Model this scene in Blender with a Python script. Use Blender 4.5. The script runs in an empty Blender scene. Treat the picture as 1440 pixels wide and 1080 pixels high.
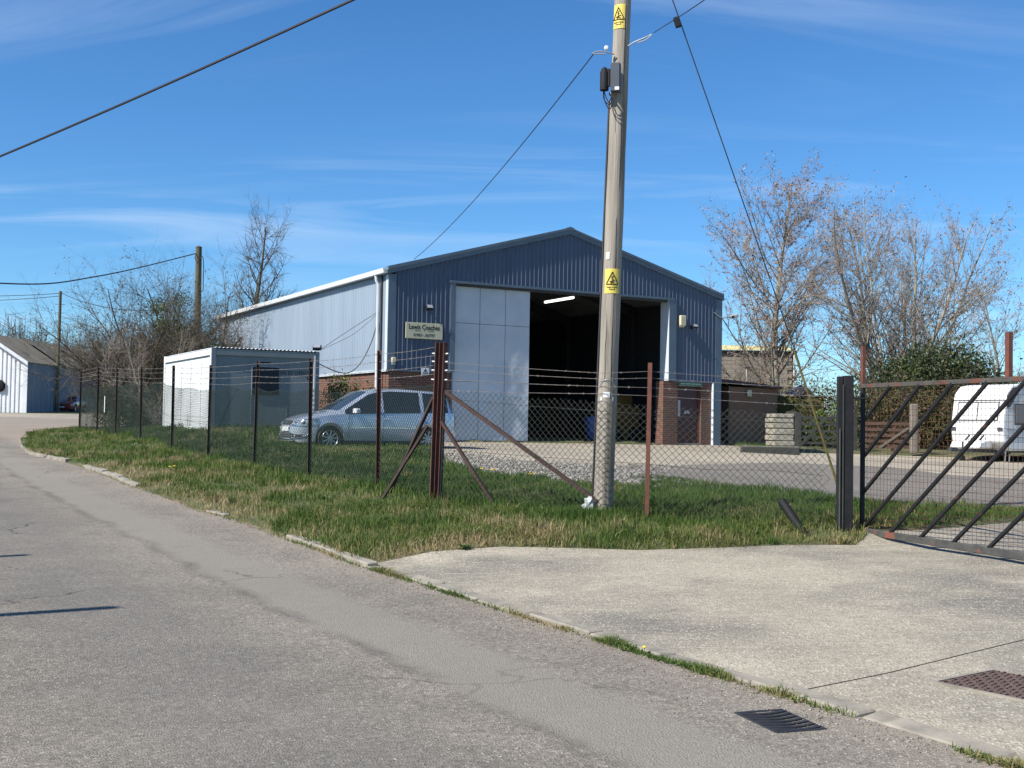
import bpy, bmesh, math, random
import numpy as np
from mathutils import Vector, Matrix
from mathutils.geometry import delaunay_2d_cdt

random.seed(7)
RNG = np.random.default_rng(11)
scene = bpy.context.scene
COL = scene.collection
R = math.radians

# ------------------------------------------------------------------ camera
cam_data = bpy.data.cameras.new('camera')
cam_data.sensor_width = 36.0
cam_data.lens = 41.25
cam_data.clip_start = 0.1
cam_data.clip_end = 3000.0
cam = bpy.data.objects.new('camera', cam_data)
COL.objects.link(cam)
PITCH, ROLL, EYE = R(1.952), R(0.951), 1.6
fw = Vector((0, math.cos(PITCH), math.sin(PITCH)))
up0 = Vector((0, -math.sin(PITCH), math.cos(PITCH)))
rt0 = Vector((1, 0, 0))
rt = rt0 * math.cos(ROLL) + up0 * math.sin(ROLL)
up = up0 * math.cos(ROLL) - rt0 * math.sin(ROLL)
mw = Matrix((rt, up, -fw)).transposed().to_4x4()
mw.translation = (0, 0, EYE)
cam.matrix_world = mw
scene.camera = cam

# ------------------------------------------------------------------ sky, sun, exposure
SUN_AZ = Vector((-0.830, -0.557))          # horizontal direction towards the sun
SUN_EL = R(44)
world = bpy.data.worlds.new('World')
scene.world = world
world.use_nodes = True
wn, wl = world.node_tree.nodes, world.node_tree.links
wn.clear()
w_out = wn.new('ShaderNodeOutputWorld')
w_bg = wn.new('ShaderNodeBackground')
w_sky = wn.new('ShaderNodeTexSky')
w_sky.sky_type = 'NISHITA'
w_sky.sun_disc = False
w_sky.sun_elevation = SUN_EL
w_sky.sun_rotation = math.atan2(SUN_AZ.x, SUN_AZ.y)
w_sky.altitude = 300.0
w_sky.air_density = 0.95
w_sky.dust_density = 0.08
w_sky.ozone_density = 5.0
w_bg.inputs['Strength'].default_value = 0.095
# thin streaks of cirrus, laid on a high flat layer (direction / height)
w_tc = wn.new('ShaderNodeTexCoord')
w_sep = wn.new('ShaderNodeSeparateXYZ')
wl.new(w_tc.outputs['Generated'], w_sep.inputs[0])
def wmath(op, a, b=None):
    n = wn.new('ShaderNodeMath'); n.operation = op
    for i, v in enumerate((a, b)):
        if v is None: continue
        if isinstance(v, (int, float)): n.inputs[i].default_value = v
        else: wl.new(v, n.inputs[i])
    return n.outputs[0]
zc = wmath('ADD', wmath('MAXIMUM', w_sep.outputs['Z'], 0.0), 0.12)
cx_, cy_ = wmath('DIVIDE', w_sep.outputs['X'], zc), wmath('DIVIDE', w_sep.outputs['Y'], zc)
w_cmb = wn.new('ShaderNodeCombineXYZ')
wl.new(cx_, w_cmb.inputs[0]); wl.new(cy_, w_cmb.inputs[1])
w_map = wn.new('ShaderNodeMapping')
w_map.inputs['Rotation'].default_value = (0, 0, R(-9))
w_map.inputs['Scale'].default_value = (0.50, 1.75, 1.0)
w_map.inputs['Location'].default_value = (-1.7, 2.0, 0.0)
wl.new(w_cmb.outputs[0], w_map.inputs[0])
w_n1 = wn.new('ShaderNodeTexNoise')
w_n1.inputs['Scale'].default_value = 1.15
w_n1.inputs['Detail'].default_value = 7.0
w_n1.inputs['Roughness'].default_value = 0.55
w_n1.inputs['Distortion'].default_value = 1.4
wl.new(w_map.outputs[0], w_n1.inputs['Vector'])
w_n2 = wn.new('ShaderNodeTexNoise')
w_n2.inputs['Scale'].default_value = 0.5
w_n2.inputs['Detail'].default_value = 3.0
wl.new(w_map.outputs[0], w_n2.inputs['Vector'])
w_r1 = wn.new('ShaderNodeMapRange')
w_r1.inputs['From Min'].default_value = 0.46; w_r1.inputs['From Max'].default_value = 0.80
wl.new(w_n1.outputs['Fac'], w_r1.inputs['Value'])
w_r2 = wn.new('ShaderNodeMapRange')
w_r2.inputs['From Min'].default_value = 0.38; w_r2.inputs['From Max'].default_value = 0.62
wl.new(w_n2.outputs['Fac'], w_r2.inputs['Value'])
w_fac = wmath('MULTIPLY', wmath('MULTIPLY', w_r1.outputs[0], w_r2.outputs[0]), 0.50)
w_hsv = wn.new('ShaderNodeHueSaturation')
w_hsv.inputs['Saturation'].default_value = 1.12
w_hsv.inputs['Value'].default_value = 1.0
wl.new(w_sky.outputs[0], w_hsv.inputs['Color'])
w_mix = wn.new('ShaderNodeMix'); w_mix.data_type = 'RGBA'
w_mix.inputs[7].default_value = (5.6, 6.6, 8.0, 1)
wl.new(w_fac, w_mix.inputs[0])
w_tn = wn.new('ShaderNodeMix'); w_tn.data_type = 'RGBA'; w_tn.blend_type = 'MULTIPLY'; w_tn.inputs[0].default_value = 1.0
w_tn.inputs[7].default_value = (0.68, 0.93, 1.06, 1)
wl.new(w_hsv.outputs[0], w_tn.inputs[6])
wl.new(w_tn.outputs[2], w_mix.inputs[6])
wl.new(w_mix.outputs[2], w_bg.inputs['Color'])
wl.new(w_bg.outputs[0], w_out.inputs['Surface'])

sun_data = bpy.data.lights.new('sun', 'SUN')
sun_data.energy = 5.0
sun_data.angle = R(0.5)
sun_data.color = (1.0, 0.95, 0.87)
sun = bpy.data.objects.new('sun', sun_data)
COL.objects.link(sun)
sd = Vector((SUN_AZ.x * math.cos(SUN_EL), SUN_AZ.y * math.cos(SUN_EL), math.sin(SUN_EL))).normalized()
sun.rotation_euler = sd.to_track_quat('Z', 'Y').to_euler()
sun.location = (-30, -20, 40)

scene.view_settings.view_transform = 'Standard'
scene.view_settings.look = 'None'
scene.view_settings.exposure = 0.62
scene.view_settings.gamma = 1.0
scene.view_settings.use_curve_mapping = False
scene.cycles.max_bounces = 6
scene.cycles.transparent_max_bounces = 12

# ------------------------------------------------------------------ materials
def mat_base(name):
    m = bpy.data.materials.new(name)
    m.use_nodes = True
    n, l = m.node_tree.nodes, m.node_tree.links
    return m, n, l, n['Principled BSDF']

def pm(name, c1, c2=None, scale=4.0, rough=0.7, metal=0.0, bump=0.0, bump_scale=None, detail=5.0,
       stretch=(1, 1, 1), lo=0.35, hi=0.65, spec=0.5, coat=0.0, c3=None, c3_scale=1.0, c3_lo=0.55, c3_hi=0.68, world_space=False):
    """two-colour noise material with optional third colour in larger patches and a bump"""
    m, n, l, b = mat_base(name)
    b.inputs['Roughness'].default_value = rough
    b.inputs['Metallic'].default_value = metal
    b.inputs['Specular IOR Level'].default_value = spec
    b.inputs['Coat Weight'].default_value = coat
    if c2 is None:
        c2 = tuple(x * 0.82 for x in c1)
    tc = n.new('ShaderNodeTexCoord')
    src = tc.outputs['Object']
    if world_space:
        g = n.new('ShaderNodeNewGeometry'); src = g.outputs['Position']
    mp = n.new('ShaderNodeMapping'); mp.inputs['Scale'].default_value = stretch
    l.new(src, mp.inputs[0])
    def noise(sc, det):
        t = n.new('ShaderNodeTexNoise'); t.inputs['Scale'].default_value = sc; t.inputs['Detail'].default_value = det
        t.inputs['Roughness'].default_value = 0.6
        l.new(mp.outputs[0], t.inputs['Vector']); return t
    t = noise(scale, detail)
    r = n.new('ShaderNodeMapRange'); r.inputs['From Min'].default_value = lo; r.inputs['From Max'].default_value = hi
    l.new(t.outputs['Fac'], r.inputs['Value'])
    mx = n.new('ShaderNodeMix'); mx.data_type = 'RGBA'
    mx.inputs[6].default_value = (*c1, 1); mx.inputs[7].default_value = (*c2, 1)
    l.new(r.outputs[0], mx.inputs[0])
    out = mx.outputs[2]
    if c3:
        t3 = noise(c3_scale, 6.0)
        r3 = n.new('ShaderNodeMapRange'); r3.inputs['From Min'].default_value = c3_lo; r3.inputs['From Max'].default_value = c3_hi
        l.new(t3.outputs['Fac'], r3.inputs['Value'])
        m3 = n.new('ShaderNodeMix'); m3.data_type = 'RGBA'
        m3.inputs[7].default_value = (*c3, 1)
        l.new(r3.outputs[0], m3.inputs[0]); l.new(out, m3.inputs[6])
        out = m3.outputs[2]
    l.new(out, b.inputs['Base Color'])
    if bump:
        tb = noise(bump_scale or scale * 3, 4.0)
        bp = n.new('ShaderNodeBump'); bp.inputs['Strength'].default_value = 1.0; bp.inputs['Distance'].default_value = bump
        l.new(tb.outputs['Fac'], bp.inputs['Height']); l.new(bp.outputs[0], b.inputs['Normal'])
    return m

def tint_mat(name, stops, rough=0.6, trans=0.0, spec=0.3):
    """colour ramp over a per-face-island 'tint' value, for leaves and grass"""
    m, n, l, b = mat_base(name)
    a = n.new('ShaderNodeAttribute'); a.attribute_name = 'tint'
    r = n.new('ShaderNodeValToRGB')
    while len(r.color_ramp.elements) < len(stops): r.color_ramp.elements.new(0.5)
    for e, (p, c) in zip(r.color_ramp.elements, stops):
        e.position = p; e.color = (*c, 1)
    l.new(a.outputs['Fac'], r.inputs[0]); l.new(r.outputs[0], b.inputs['Base Color'])
    b.inputs['Roughness'].default_value = rough
    b.inputs['Specular IOR Level'].default_value = spec
    if trans:
        tr = n.new('ShaderNodeBsdfTranslucent'); l.new(r.outputs[0], tr.inputs['Color'])
        mx = n.new('ShaderNodeMixShader'); mx.inputs[0].default_value = trans
        l.new(b.outputs[0], mx.inputs[1]); l.new(tr.outputs[0], mx.inputs[2])
        l.new(mx.outputs[0], n['Material Output'].inputs['Surface'])
    return m

def brick_mat(name, ca, cb, cm, w=0.225, h=0.075, mortar=0.01, axis='xz', bump=0.006):
    m, n, l, b = mat_base(name)
    tc = n.new('ShaderNodeTexCoord'); s = n.new('ShaderNodeSeparateXYZ'); l.new(tc.outputs['Object'], s.inputs[0])
    add = n.new('ShaderNodeMath'); add.operation = 'ADD'
    l.new(s.outputs['X'], add.inputs[0]); l.new(s.outputs['Y'], add.inputs[1])
    c = n.new('ShaderNodeCombineXYZ'); l.new(add.outputs[0], c.inputs[0]); l.new(s.outputs['Z'], c.inputs[1])
    br = n.new('ShaderNodeTexBrick'); br.inputs['Scale'].default_value = 1.0
    br.inputs['Brick Width'].default_value = w; br.inputs['Row Height'].default_value = h
    br.inputs['Mortar Size'].default_value = mortar; br.inputs['Mortar Smooth'].default_value = 0.2
    br.inputs['Color1'].default_value = (*ca, 1); br.inputs['Color2'].default_value = (*cb, 1); br.inputs['Mortar'].default_value = (*cm, 1)
    l.new(c.outputs[0], br.inputs['Vector'])
    nz = n.new('ShaderNodeTexNoise'); nz.inputs['Scale'].default_value = 2.2; nz.inputs['Detail'].default_value = 5
    l.new(tc.outputs['Object'], nz.inputs['Vector'])
    mx = n.new('ShaderNodeMix'); mx.data_type = 'RGBA'; mx.blend_type = 'MULTIPLY'; mx.inputs[0].default_value = 0.5
    l.new(br.outputs['Color'], mx.inputs[6]); l.new(nz.outputs['Color'], mx.inputs[7])
    hs = n.new('ShaderNodeHueSaturation'); hs.inputs['Value'].default_value = 1.35
    l.new(mx.outputs[2], hs.inputs['Color']); l.new(hs.outputs[0], b.inputs['Base Color'])
    bp = n.new('ShaderNodeBump'); bp.invert = True; bp.inputs['Distance'].default_value = bump
    l.new(br.outputs['Fac'], bp.inputs['Height']); l.new(bp.outputs[0], b.inputs['Normal'])
    b.inputs['Roughness'].default_value = 0.9
    return m

M = {}
def asphalt(name, c1, c2, patch=None, band=False):
    m, n, l, b = mat_base(name)
    g = n.new('ShaderNodeNewGeometry'); P = g.outputs['Position']
    def noise(sc, det=4.0, ro=0.6):
        t = n.new('ShaderNodeTexNoise'); t.inputs['Scale'].default_value = sc; t.inputs['Detail'].default_value = det
        t.inputs['Roughness'].default_value = ro; l.new(P, t.inputs['Vector']); return t.outputs['Fac']
    def rng(v, a, z, c=0.0, d=1.0):
        r = n.new('ShaderNodeMapRange'); r.inputs['From Min'].default_value = a; r.inputs['From Max'].default_value = z
        r.inputs['To Min'].default_value = c; r.inputs['To Max'].default_value = d; l.new(v, r.inputs['Value']); return r.outputs[0]
    def mix(f, a, z, bt='MIX'):
        x = n.new('ShaderNodeMix'); x.data_type = 'RGBA'; x.blend_type = bt
        for i, v in ((0, f), (6, a), (7, z)):
            if hasattr(v, 'is_linked') or hasattr(v, 'links'): l.new(v, x.inputs[i])
            elif i == 0: x.inputs[0].default_value = v
            else: x.inputs[i].default_value = (*v, 1)
        return x.outputs[2]
    vo = n.new('ShaderNodeTexVoronoi'); vo.inputs['Scale'].default_value = 85.0; l.new(P, vo.inputs['Vector'])
    stone = n.new('ShaderNodeSeparateColor'); l.new(vo.outputs['Color'], stone.inputs[0])
    vo2 = n.new('ShaderNodeTexVoronoi'); vo2.inputs['Scale'].default_value = 38.0; l.new(P, vo2.inputs['Vector'])
    st2 = n.new('ShaderNodeSeparateColor'); l.new(vo2.outputs['Color'], st2.inputs[0])
    base = mix(rng(noise(0.35, 6.0), 0.36, 0.66), c1, c2)
    base = mix(rng(noise(2.6, 5.0), 0.45, 0.75, 0, 0.45), base, tuple(x * 1.22 for x in c1))
    grain = mix(rng(stone.outputs[0], 0.0, 1.0, 0.0, 1.0), (0.46, 0.46, 0.46), (1.5, 1.48, 1.44))
    col = mix(0.62, base, grain, 'MULTIPLY')
    g2 = mix(rng(st2.outputs[1], 0.0, 1.0), (0.62, 0.62, 0.62), (1.36, 1.35, 1.33))
    col = mix(0.5, col, g2, 'MULTIPLY')
    # odd pale chippings
    col = mix(rng(stone.outputs[1], 0.972, 0.985, 0, 0.7), col, (0.50, 0.47, 0.42))
    h = vo.outputs['Distance']
    if band:
        # smoother lengthwise reinstatement strip, parallel to the kerb
        sx = n.new('ShaderNodeSeparateXYZ'); l.new(P, sx.inputs[0])
        def mth(op, a, z):
            k = n.new('ShaderNodeMath'); k.operation = op
            for i, v in enumerate((a, z)):
                if isinstance(v, (int, float)): k.inputs[i].default_value = v
                else: l.new(v, k.inputs[i])
            return k.outputs[0]
        q = mth('ADD', mth('MULTIPLY', sx.outputs['X'], 0.873), mth('MULTIPLY', sx.outputs['Y'], 0.488))
        q = mth('ADD', q, mth('MULTIPLY', mth('SUBTRACT', noise(0.55, 3.0), 0.5), 0.55))
        q = mth('ADD', q, mth('MULTIPLY', mth('SUBTRACT', noise(7.0, 3.0), 0.5), 0.14))
        inb = mth('MULTIPLY', rng(q, 3.18, 3.28), rng(q, 3.86, 4.06, 1.0, 0.0))
        col = mix(mth('MULTIPLY', inb, 0.75), col, tuple(x * 1.03 for x in (c1[0] * 0.97, c1[1] * 1.0, c1[2] * 1.02)))
        seam = mth('MULTIPLY', rng(q, 3.08, 3.2), rng(q, 3.2, 3.34, 1.0, 0.0))
        col = mix(mth('MULTIPLY', mth('MULTIPLY', seam, rng(noise(0.8, 4.0), 0.36, 0.58)), 0.50), col, (0.07, 0.067, 0.06))
        gut = rng(q, 4.45, 4.95)                                   # dusty reddish grit towards the kerb
        col = mix(mth('MULTIPLY', gut, 0.40), col, (0.33, 0.265, 0.21))
        # darker worn centre of the lane
        cen = mth('MULTIPLY', rng(q, 0.6, 1.6), rng(q, 2.3, 3.1, 1.0, 0.0))
        col = mix(mth('MULTIPLY', cen, 0.32), col, (0.10, 0.10, 0.10))
    # hairline cracks here and there, old oil spots
    vc = n.new('ShaderNodeTexVoronoi'); vc.feature = 'DISTANCE_TO_EDGE'; vc.inputs['Scale'].default_value = 0.38
    wp = n.new('ShaderNodeTexNoise'); wp.inputs['Scale'].default_value = 1.4; wp.inputs['Detail'].default_value = 6; l.new(P, wp.inputs['Vector'])
    va = n.new('ShaderNodeVectorMath'); va.operation = 'MULTIPLY_ADD'; va.inputs[1].default_value = (1.1, 1.1, 1.1)
    l.new(wp.outputs['Color'], va.inputs[0]); l.new(P, va.inputs[2]); l.new(va.outputs[0], vc.inputs['Vector'])
    ck = rng(vc.outputs['Distance'], 0.0, 0.011, 1.0, 0.0)
    mk = n.new('ShaderNodeMath'); mk.operation = 'MULTIPLY'; l.new(ck, mk.inputs[0]); l.new(rng(noise(0.23, 3.0), 0.52, 0.62), mk.inputs[1])
    col = mix(mk.outputs[0], col, (0.045, 0.042, 0.038))
    col = mix(rng(noise(0.62, 5.0, 0.7), 0.62, 0.74, 0, 0.35), col, (0.085, 0.08, 0.072))
    l.new(col, b.inputs['Base Color'])
    b.inputs['Roughness'].default_value = 0.92
    b.inputs['Specular IOR Level'].default_value = 0.25
    bp = n.new('ShaderNodeBump'); bp.inputs['Strength'].default_value = 0.85; bp.inputs['Distance'].default_value = 0.008
    l.new(h, bp.inputs['Height']); l.new(bp.outputs[0], b.inputs['Normal'])
    return m

def concrete_ground(name, c1, c2, c3, scale=0.7):
    m, n, l, b = mat_base(name)
    g = n.new('ShaderNodeNewGeometry'); P = g.outputs['Position']
    def noise(sc, det=5.0, ro=0.62):
        t = n.new('ShaderNodeTexNoise'); t.inputs['Scale'].default_value = sc; t.inputs['Detail'].default_value = det
        t.inputs['Roughness'].default_value = ro; l.new(P, t.inputs['Vector']); return t.outputs['Fac']
    def mix(f, a, z, lo, hi, amt=1.0):
        r = n.new('ShaderNodeMapRange'); r.inputs['From Min'].default_value = lo; r.inputs['From Max'].default_value = hi
        r.inputs['To Max'].default_value = amt; l.new(f, r.inputs['Value'])
        x = n.new('ShaderNodeMix'); x.data_type = 'RGBA'; l.new(r.outputs[0], x.inputs[0])
        for i, v in ((6, a), (7, z)):
            if isinstance(v, tuple): x.inputs[i].default_value = (*v, 1)
            else: l.new(v, x.inputs[i])
        return x.outputs[2]
    col = mix(noise(scale, 7.0), c1, c2, 0.38, 0.64)
    col = mix(noise(0.30, 6.0), col, c3, 0.46, 0.62, 0.9)
    col = mix(noise(1.9, 8.0, 0.75), col, tuple(x * 0.60 for x in c1), 0.56, 0.70, 0.6)
    mp = n.new('ShaderNodeMapping'); mp.inputs['Rotation'].default_value = (0, 0, R(-29)); mp.inputs['Scale'].default_value = (1.2, 9.0, 1); l.new(P, mp.inputs[0])
    tb = n.new('ShaderNodeTexNoise'); tb.inputs['Scale'].default_value = 1.6; tb.inputs['Detail'].default_value = 5; l.new(mp.outputs[0], tb.inputs['Vector'])
    col = mix(tb.outputs['Fac'], col, tuple(x * 1.25 for x in c2), 0.55, 0.75, 0.5)
    col = mix(noise(14.0, 4.0), col, tuple(x * 0.66 for x in c1), 0.5, 0.72, 0.7)
    vo = n.new('ShaderNodeTexVoronoi'); vo.inputs['Scale'].default_value = 70.0; l.new(P, vo.inputs['Vector'])
    sc = n.new('ShaderNodeSeparateColor'); l.new(vo.outputs['Color'], sc.inputs[0])
    col = mix(sc.outputs[0], col, tuple(x * 0.5 for x in c1), 0.72, 0.95, 0.55)
    col = mix(sc.outputs[1], col, (0.62, 0.58, 0.5), 0.82, 0.97, 0.55)
    l.new(col, b.inputs['Base Color'])
    b.inputs['Roughness'].default_value = 0.93
    b.inputs['Specular IOR Level'].default_value = 0.25
    bp = n.new('ShaderNodeBump'); bp.inputs['Distance'].default_value = 0.006
    l.new(vo.outputs['Distance'], bp.inputs['Height']); l.new(bp.outputs[0], b.inputs['Normal'])
    return m

M['road'] = asphalt('road_asphalt', (0.226, 0.202, 0.166), (0.160, 0.145, 0.121), band=True)
M['yard_asphalt'] = asphalt('yard_asphalt', (0.195, 0.178, 0.152), (0.145, 0.134, 0.118))
M['apron'] = concrete_ground('apron_concrete', (0.30, 0.268, 0.205), (0.385, 0.342, 0.262), (0.145, 0.135, 0.115))
M['forecourt'] = concrete_ground('forecourt_concrete', (0.32, 0.280, 0.215), (0.385, 0.335, 0.255), (0.235, 0.208, 0.165))
M['gravel'] = pm('gravel_bed', (0.34, 0.32, 0.28), (0.17, 0.155, 0.13), scale=9, rough=0.95, bump=0.03, bump_scale=22, world_space=True, c3=(0.13, 0.12, 0.07), c3_scale=0.9)
M['soil'] = pm('turf_soil', (0.055, 0.075, 0.022), (0.11, 0.095, 0.045), scale=1.6, rough=1.0, bump=0.05, bump_scale=9, world_space=True, detail=8, c3=(0.16, 0.125, 0.07), c3_scale=0.5, c3_lo=0.56, c3_hi=0.7)
M['kerb'] = pm('kerb_concrete', (0.29, 0.262, 0.21), (0.19, 0.172, 0.14), scale=4, c3=(0.13, 0.12, 0.09), c3_scale=2.2, c3_lo=0.55, c3_hi=0.7, rough=0.95, bump=0.006, bump_scale=30)
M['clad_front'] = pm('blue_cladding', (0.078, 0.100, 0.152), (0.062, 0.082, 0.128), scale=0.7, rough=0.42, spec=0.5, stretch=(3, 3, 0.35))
M['clad_side'] = pm('pale_blue_cladding', (0.285, 0.345, 0.41), (0.25, 0.305, 0.365), scale=0.8, rough=0.45, stretch=(2, 2, 0.2))  # paler than the front sheets
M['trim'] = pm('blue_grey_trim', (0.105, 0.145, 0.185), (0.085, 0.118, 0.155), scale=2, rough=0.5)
M['trim_pale'] = pm('pale_and_sunlit_trim', (0.55, 0.60, 0.64), (0.48, 0.53, 0.57), scale=2, rough=0.5)  # on sun-facing warehouse parts this colour carries the sunlight
M['door_panel'] = pm('grey_door_sheet', (0.50, 0.54, 0.58), (0.41, 0.45, 0.49), scale=0.8, rough=0.36, bump=0.05, bump_scale=0.9, spec=0.5)
M['roof_sheet'] = pm('grey_roof_sheet', (0.24, 0.25, 0.26), (0.18, 0.19, 0.2), scale=1.2, rough=0.7)
M['brick'] = brick_mat('red_brick', (0.165, 0.060, 0.036), (0.105, 0.042, 0.029), (0.165, 0.14, 0.11))
M['brick_dark'] = brick_mat('dark_brick', (0.30, 0.165, 0.105), (0.22, 0.125, 0.082), (0.24, 0.19, 0.14))
M['interior'] = pm('interior_sheet', (0.045, 0.05, 0.058), (0.033, 0.037, 0.043), scale=1, rough=0.9)  # darkened so the shade inside the doorway stays black
M['interior_floor'] = pm('darkened_floor', (0.05, 0.048, 0.046), (0.03, 0.029, 0.028), scale=1.5, rough=0.8)  # concrete floor; the indoor shade is put into this dark colour
M['steel'] = pm('dark_steel', (0.05, 0.055, 0.065), (0.035, 0.038, 0.045), scale=4, rough=0.6)
M['white_plastic'] = pm('white_plastic', (0.72, 0.73, 0.73), (0.62, 0.63, 0.63), scale=2, rough=0.45)
M['cream_plastic'] = pm('cream_plastic', (0.62, 0.55, 0.36), (0.56, 0.5, 0.33), scale=3, rough=0.5)
M['sign_cream'] = pm('sign_cream', (0.56, 0.52, 0.34), (0.50, 0.46, 0.31), scale=3, rough=0.5)
M['black'] = pm('black_paint', (0.010, 0.010, 0.011), (0.016, 0.016, 0.017), scale=5, rough=0.7, spec=0.25)
M['ink'] = pm('black_ink', (0.01, 0.01, 0.01), (0.014, 0.014, 0.014), rough=0.6)
M['navy_ink'] = pm('navy_ink', (0.012, 0.018, 0.06), (0.014, 0.02, 0.07), rough=0.6)
M['ghost_ink'] = pm('faded_letter_ghost', (0.60, 0.61, 0.61), (0.57, 0.58, 0.58), rough=0.6)
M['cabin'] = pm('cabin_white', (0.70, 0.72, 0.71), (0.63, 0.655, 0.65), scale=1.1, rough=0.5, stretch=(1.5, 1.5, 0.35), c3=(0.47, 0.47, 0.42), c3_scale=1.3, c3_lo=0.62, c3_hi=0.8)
M['cabin_front'] = pm('cabin_shaded_face', (0.185, 0.208, 0.212), (0.155, 0.176, 0.182), scale=1.0, rough=0.45, stretch=(1.5, 1.5, 0.35))  # shaded copy of the white cabin: front shade is put into the colour
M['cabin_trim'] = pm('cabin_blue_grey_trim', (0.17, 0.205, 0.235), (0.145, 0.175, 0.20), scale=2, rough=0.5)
M['wood_pole'] = pm('weathered_pole_wood', (0.37, 0.33, 0.275), (0.20, 0.172, 0.138), scale=3.2, rough=0.9, bump=0.012, bump_scale=10, stretch=(5, 5, 0.22), detail=8, lo=0.3, hi=0.7, c3=(0.13, 0.12, 0.09), c3_scale=0.8)
M['wood_pole_dark'] = pm('mossy_pole_wood', (0.13, 0.115, 0.07), (0.075, 0.07, 0.04), scale=3, rough=0.95, stretch=(4, 4, 0.3), bump=0.01)
M['rust'] = pm('rusty_steel', (0.125, 0.042, 0.026), (0.078, 0.029, 0.020), scale=7, rough=0.85, bump=0.003, bump_scale=60, c3=(0.17, 0.065, 0.03), c3_scale=3)
M['rust_dark'] = pm('dark_rusty_steel', (0.058, 0.034, 0.028), (0.034, 0.022, 0.019), scale=7, rough=0.85, bump=0.003, bump_scale=60)
M['rust_red'] = pm('red_oxide_paint', (0.17, 0.052, 0.030), (0.10, 0.036, 0.026), scale=6, rough=0.8, c3=(0.05, 0.05, 0.05), c3_scale=5)
M['gate_black'] = pm('worn_black_gate_paint', (0.012, 0.012, 0.014), (0.02, 0.019, 0.021), scale=8, rough=0.6, spec=0.3, c3=(0.09, 0.04, 0.025), c3_scale=6, c3_lo=0.62, c3_hi=0.75)
M['gate_rail'] = pm('worn_gate_rail_paint', (0.042, 0.042, 0.038), (0.075, 0.072, 0.064), scale=6, rough=0.7, c3=(0.17, 0.062, 0.04), c3_scale=2.4, c3_lo=0.56, c3_hi=0.62)
M['gate_top'] = pm('rusty_gate_top_paint', (0.05, 0.046, 0.042), (0.09, 0.075, 0.062), scale=6, rough=0.75, c3=(0.13, 0.046, 0.03), c3_scale=1.6, c3_lo=0.52, c3_hi=0.58)
M['wire'] = pm('green_grey_wire', (0.062, 0.068, 0.058), (0.04, 0.045, 0.038), scale=3, rough=0.6, spec=0.3, metal=0.0)
M['wire_green'] = pm('green_coated_wire', (0.030, 0.048, 0.038), (0.022, 0.036, 0.03), scale=3, rough=0.65, spec=0.25)
M['barb'] = pm('galvanised_wire', (0.27, 0.25, 0.23), (0.2, 0.17, 0.15), scale=8, rough=0.5, metal=0.3)
M['galv'] = pm('galvanised_steel', (0.42, 0.43, 0.44), (0.33, 0.34, 0.35), scale=6, rough=0.45, metal=0.5)
M['cable'] = pm('black_cable', (0.012, 0.011, 0.016), (0.016, 0.015, 0.02), rough=0.6)
M['yellow_sign'] = pm('yellow_sign', (0.72, 0.56, 0.10), (0.66, 0.51, 0.10), scale=5, rough=0.45)
M['yellow_guard'] = pm('olive_yellow_guard', (0.15, 0.115, 0.02), (0.10, 0.08, 0.016), scale=5, rough=0.6)
M['grey_box'] = pm('grey_box_plastic', (0.065, 0.075, 0.095), (0.055, 0.062, 0.08), scale=4, rough=0.5)
M['tyre'] = pm('tyre_rubber', (0.014, 0.014, 0.015), (0.02, 0.02, 0.02), scale=8, rough=0.85)
M['alloy'] = pm('alloy', (0.42, 0.44, 0.47), (0.36, 0.38, 0.41), scale=5, rough=0.32, metal=0.8)
M['chrome'] = pm('chrome', (0.75, 0.77, 0.8), (0.7, 0.72, 0.75), rough=0.15, metal=1.0)
M['car_paint'] = pm('silver_blue_paint', (0.50, 0.555, 0.64), (0.48, 0.535, 0.62), scale=1, rough=0.24, metal=0.45, coat=0.8)
M['car_red'] = pm('red_paint', (0.32, 0.025, 0.02), (0.27, 0.02, 0.018), scale=1, rough=0.3, coat=0.8)
M['red_lens'] = pm('red_lens', (0.35, 0.012, 0.012), (0.3, 0.01, 0.01), rough=0.2)
M['lamp_lens'] = pm('headlamp_lens', (0.66, 0.70, 0.74), (0.22, 0.25, 0.29), scale=16, rough=0.12, metal=0.5, lo=0.45, hi=0.6)
M['plate_white'] = pm('number_plate', (0.72, 0.72, 0.70), (0.68, 0.68, 0.66), rough=0.4)
M['skirt'] = pm('black_trim', (0.02, 0.02, 0.022), (0.028, 0.028, 0.03), rough=0.6)
M['caravan'] = pm('caravan_white', (0.72, 0.72, 0.70), (0.66, 0.66, 0.635), scale=1.3, rough=0.4, c3=(0.58, 0.57, 0.52), c3_scale=1.4)
M['caravan_glass'] = pm('caravan_acrylic', (0.16, 0.165, 0.175), (0.13, 0.135, 0.145), rough=0.15)
M['white_curtain'] = pm('covered_window', (0.64, 0.64, 0.63), (0.58, 0.58, 0.57), scale=3, rough=0.35)
M['timber'] = pm('brown_timber', (0.13, 0.075, 0.05), (0.085, 0.05, 0.036), scale=5, rough=0.9, stretch=(1, 1, 6))
M['timber_dark'] = pm('dark_timber', (0.05, 0.052, 0.042), (0.03, 0.032, 0.027), scale=5, rough=0.9)
M['timber_grey'] = pm('grey_timber', (0.21, 0.185, 0.15), (0.13, 0.115, 0.09), scale=5, rough=0.95, stretch=(4, 4, 0.4))
M['stack_stone'] = pm('pale_slab_concrete', (0.33, 0.305, 0.24), (0.23, 0.21, 0.165), scale=4, rough=0.95, bump=0.01, bump_scale=14)
M['block'] = pm('concrete_block', (0.30, 0.26, 0.215), (0.235, 0.205, 0.17), scale=2, rough=0.95, bump=0.006, bump_scale=25)
M['mortar'] = pm('mortar', (0.23, 0.20, 0.17), (0.19, 0.165, 0.14), scale=5, rough=0.95)
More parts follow.
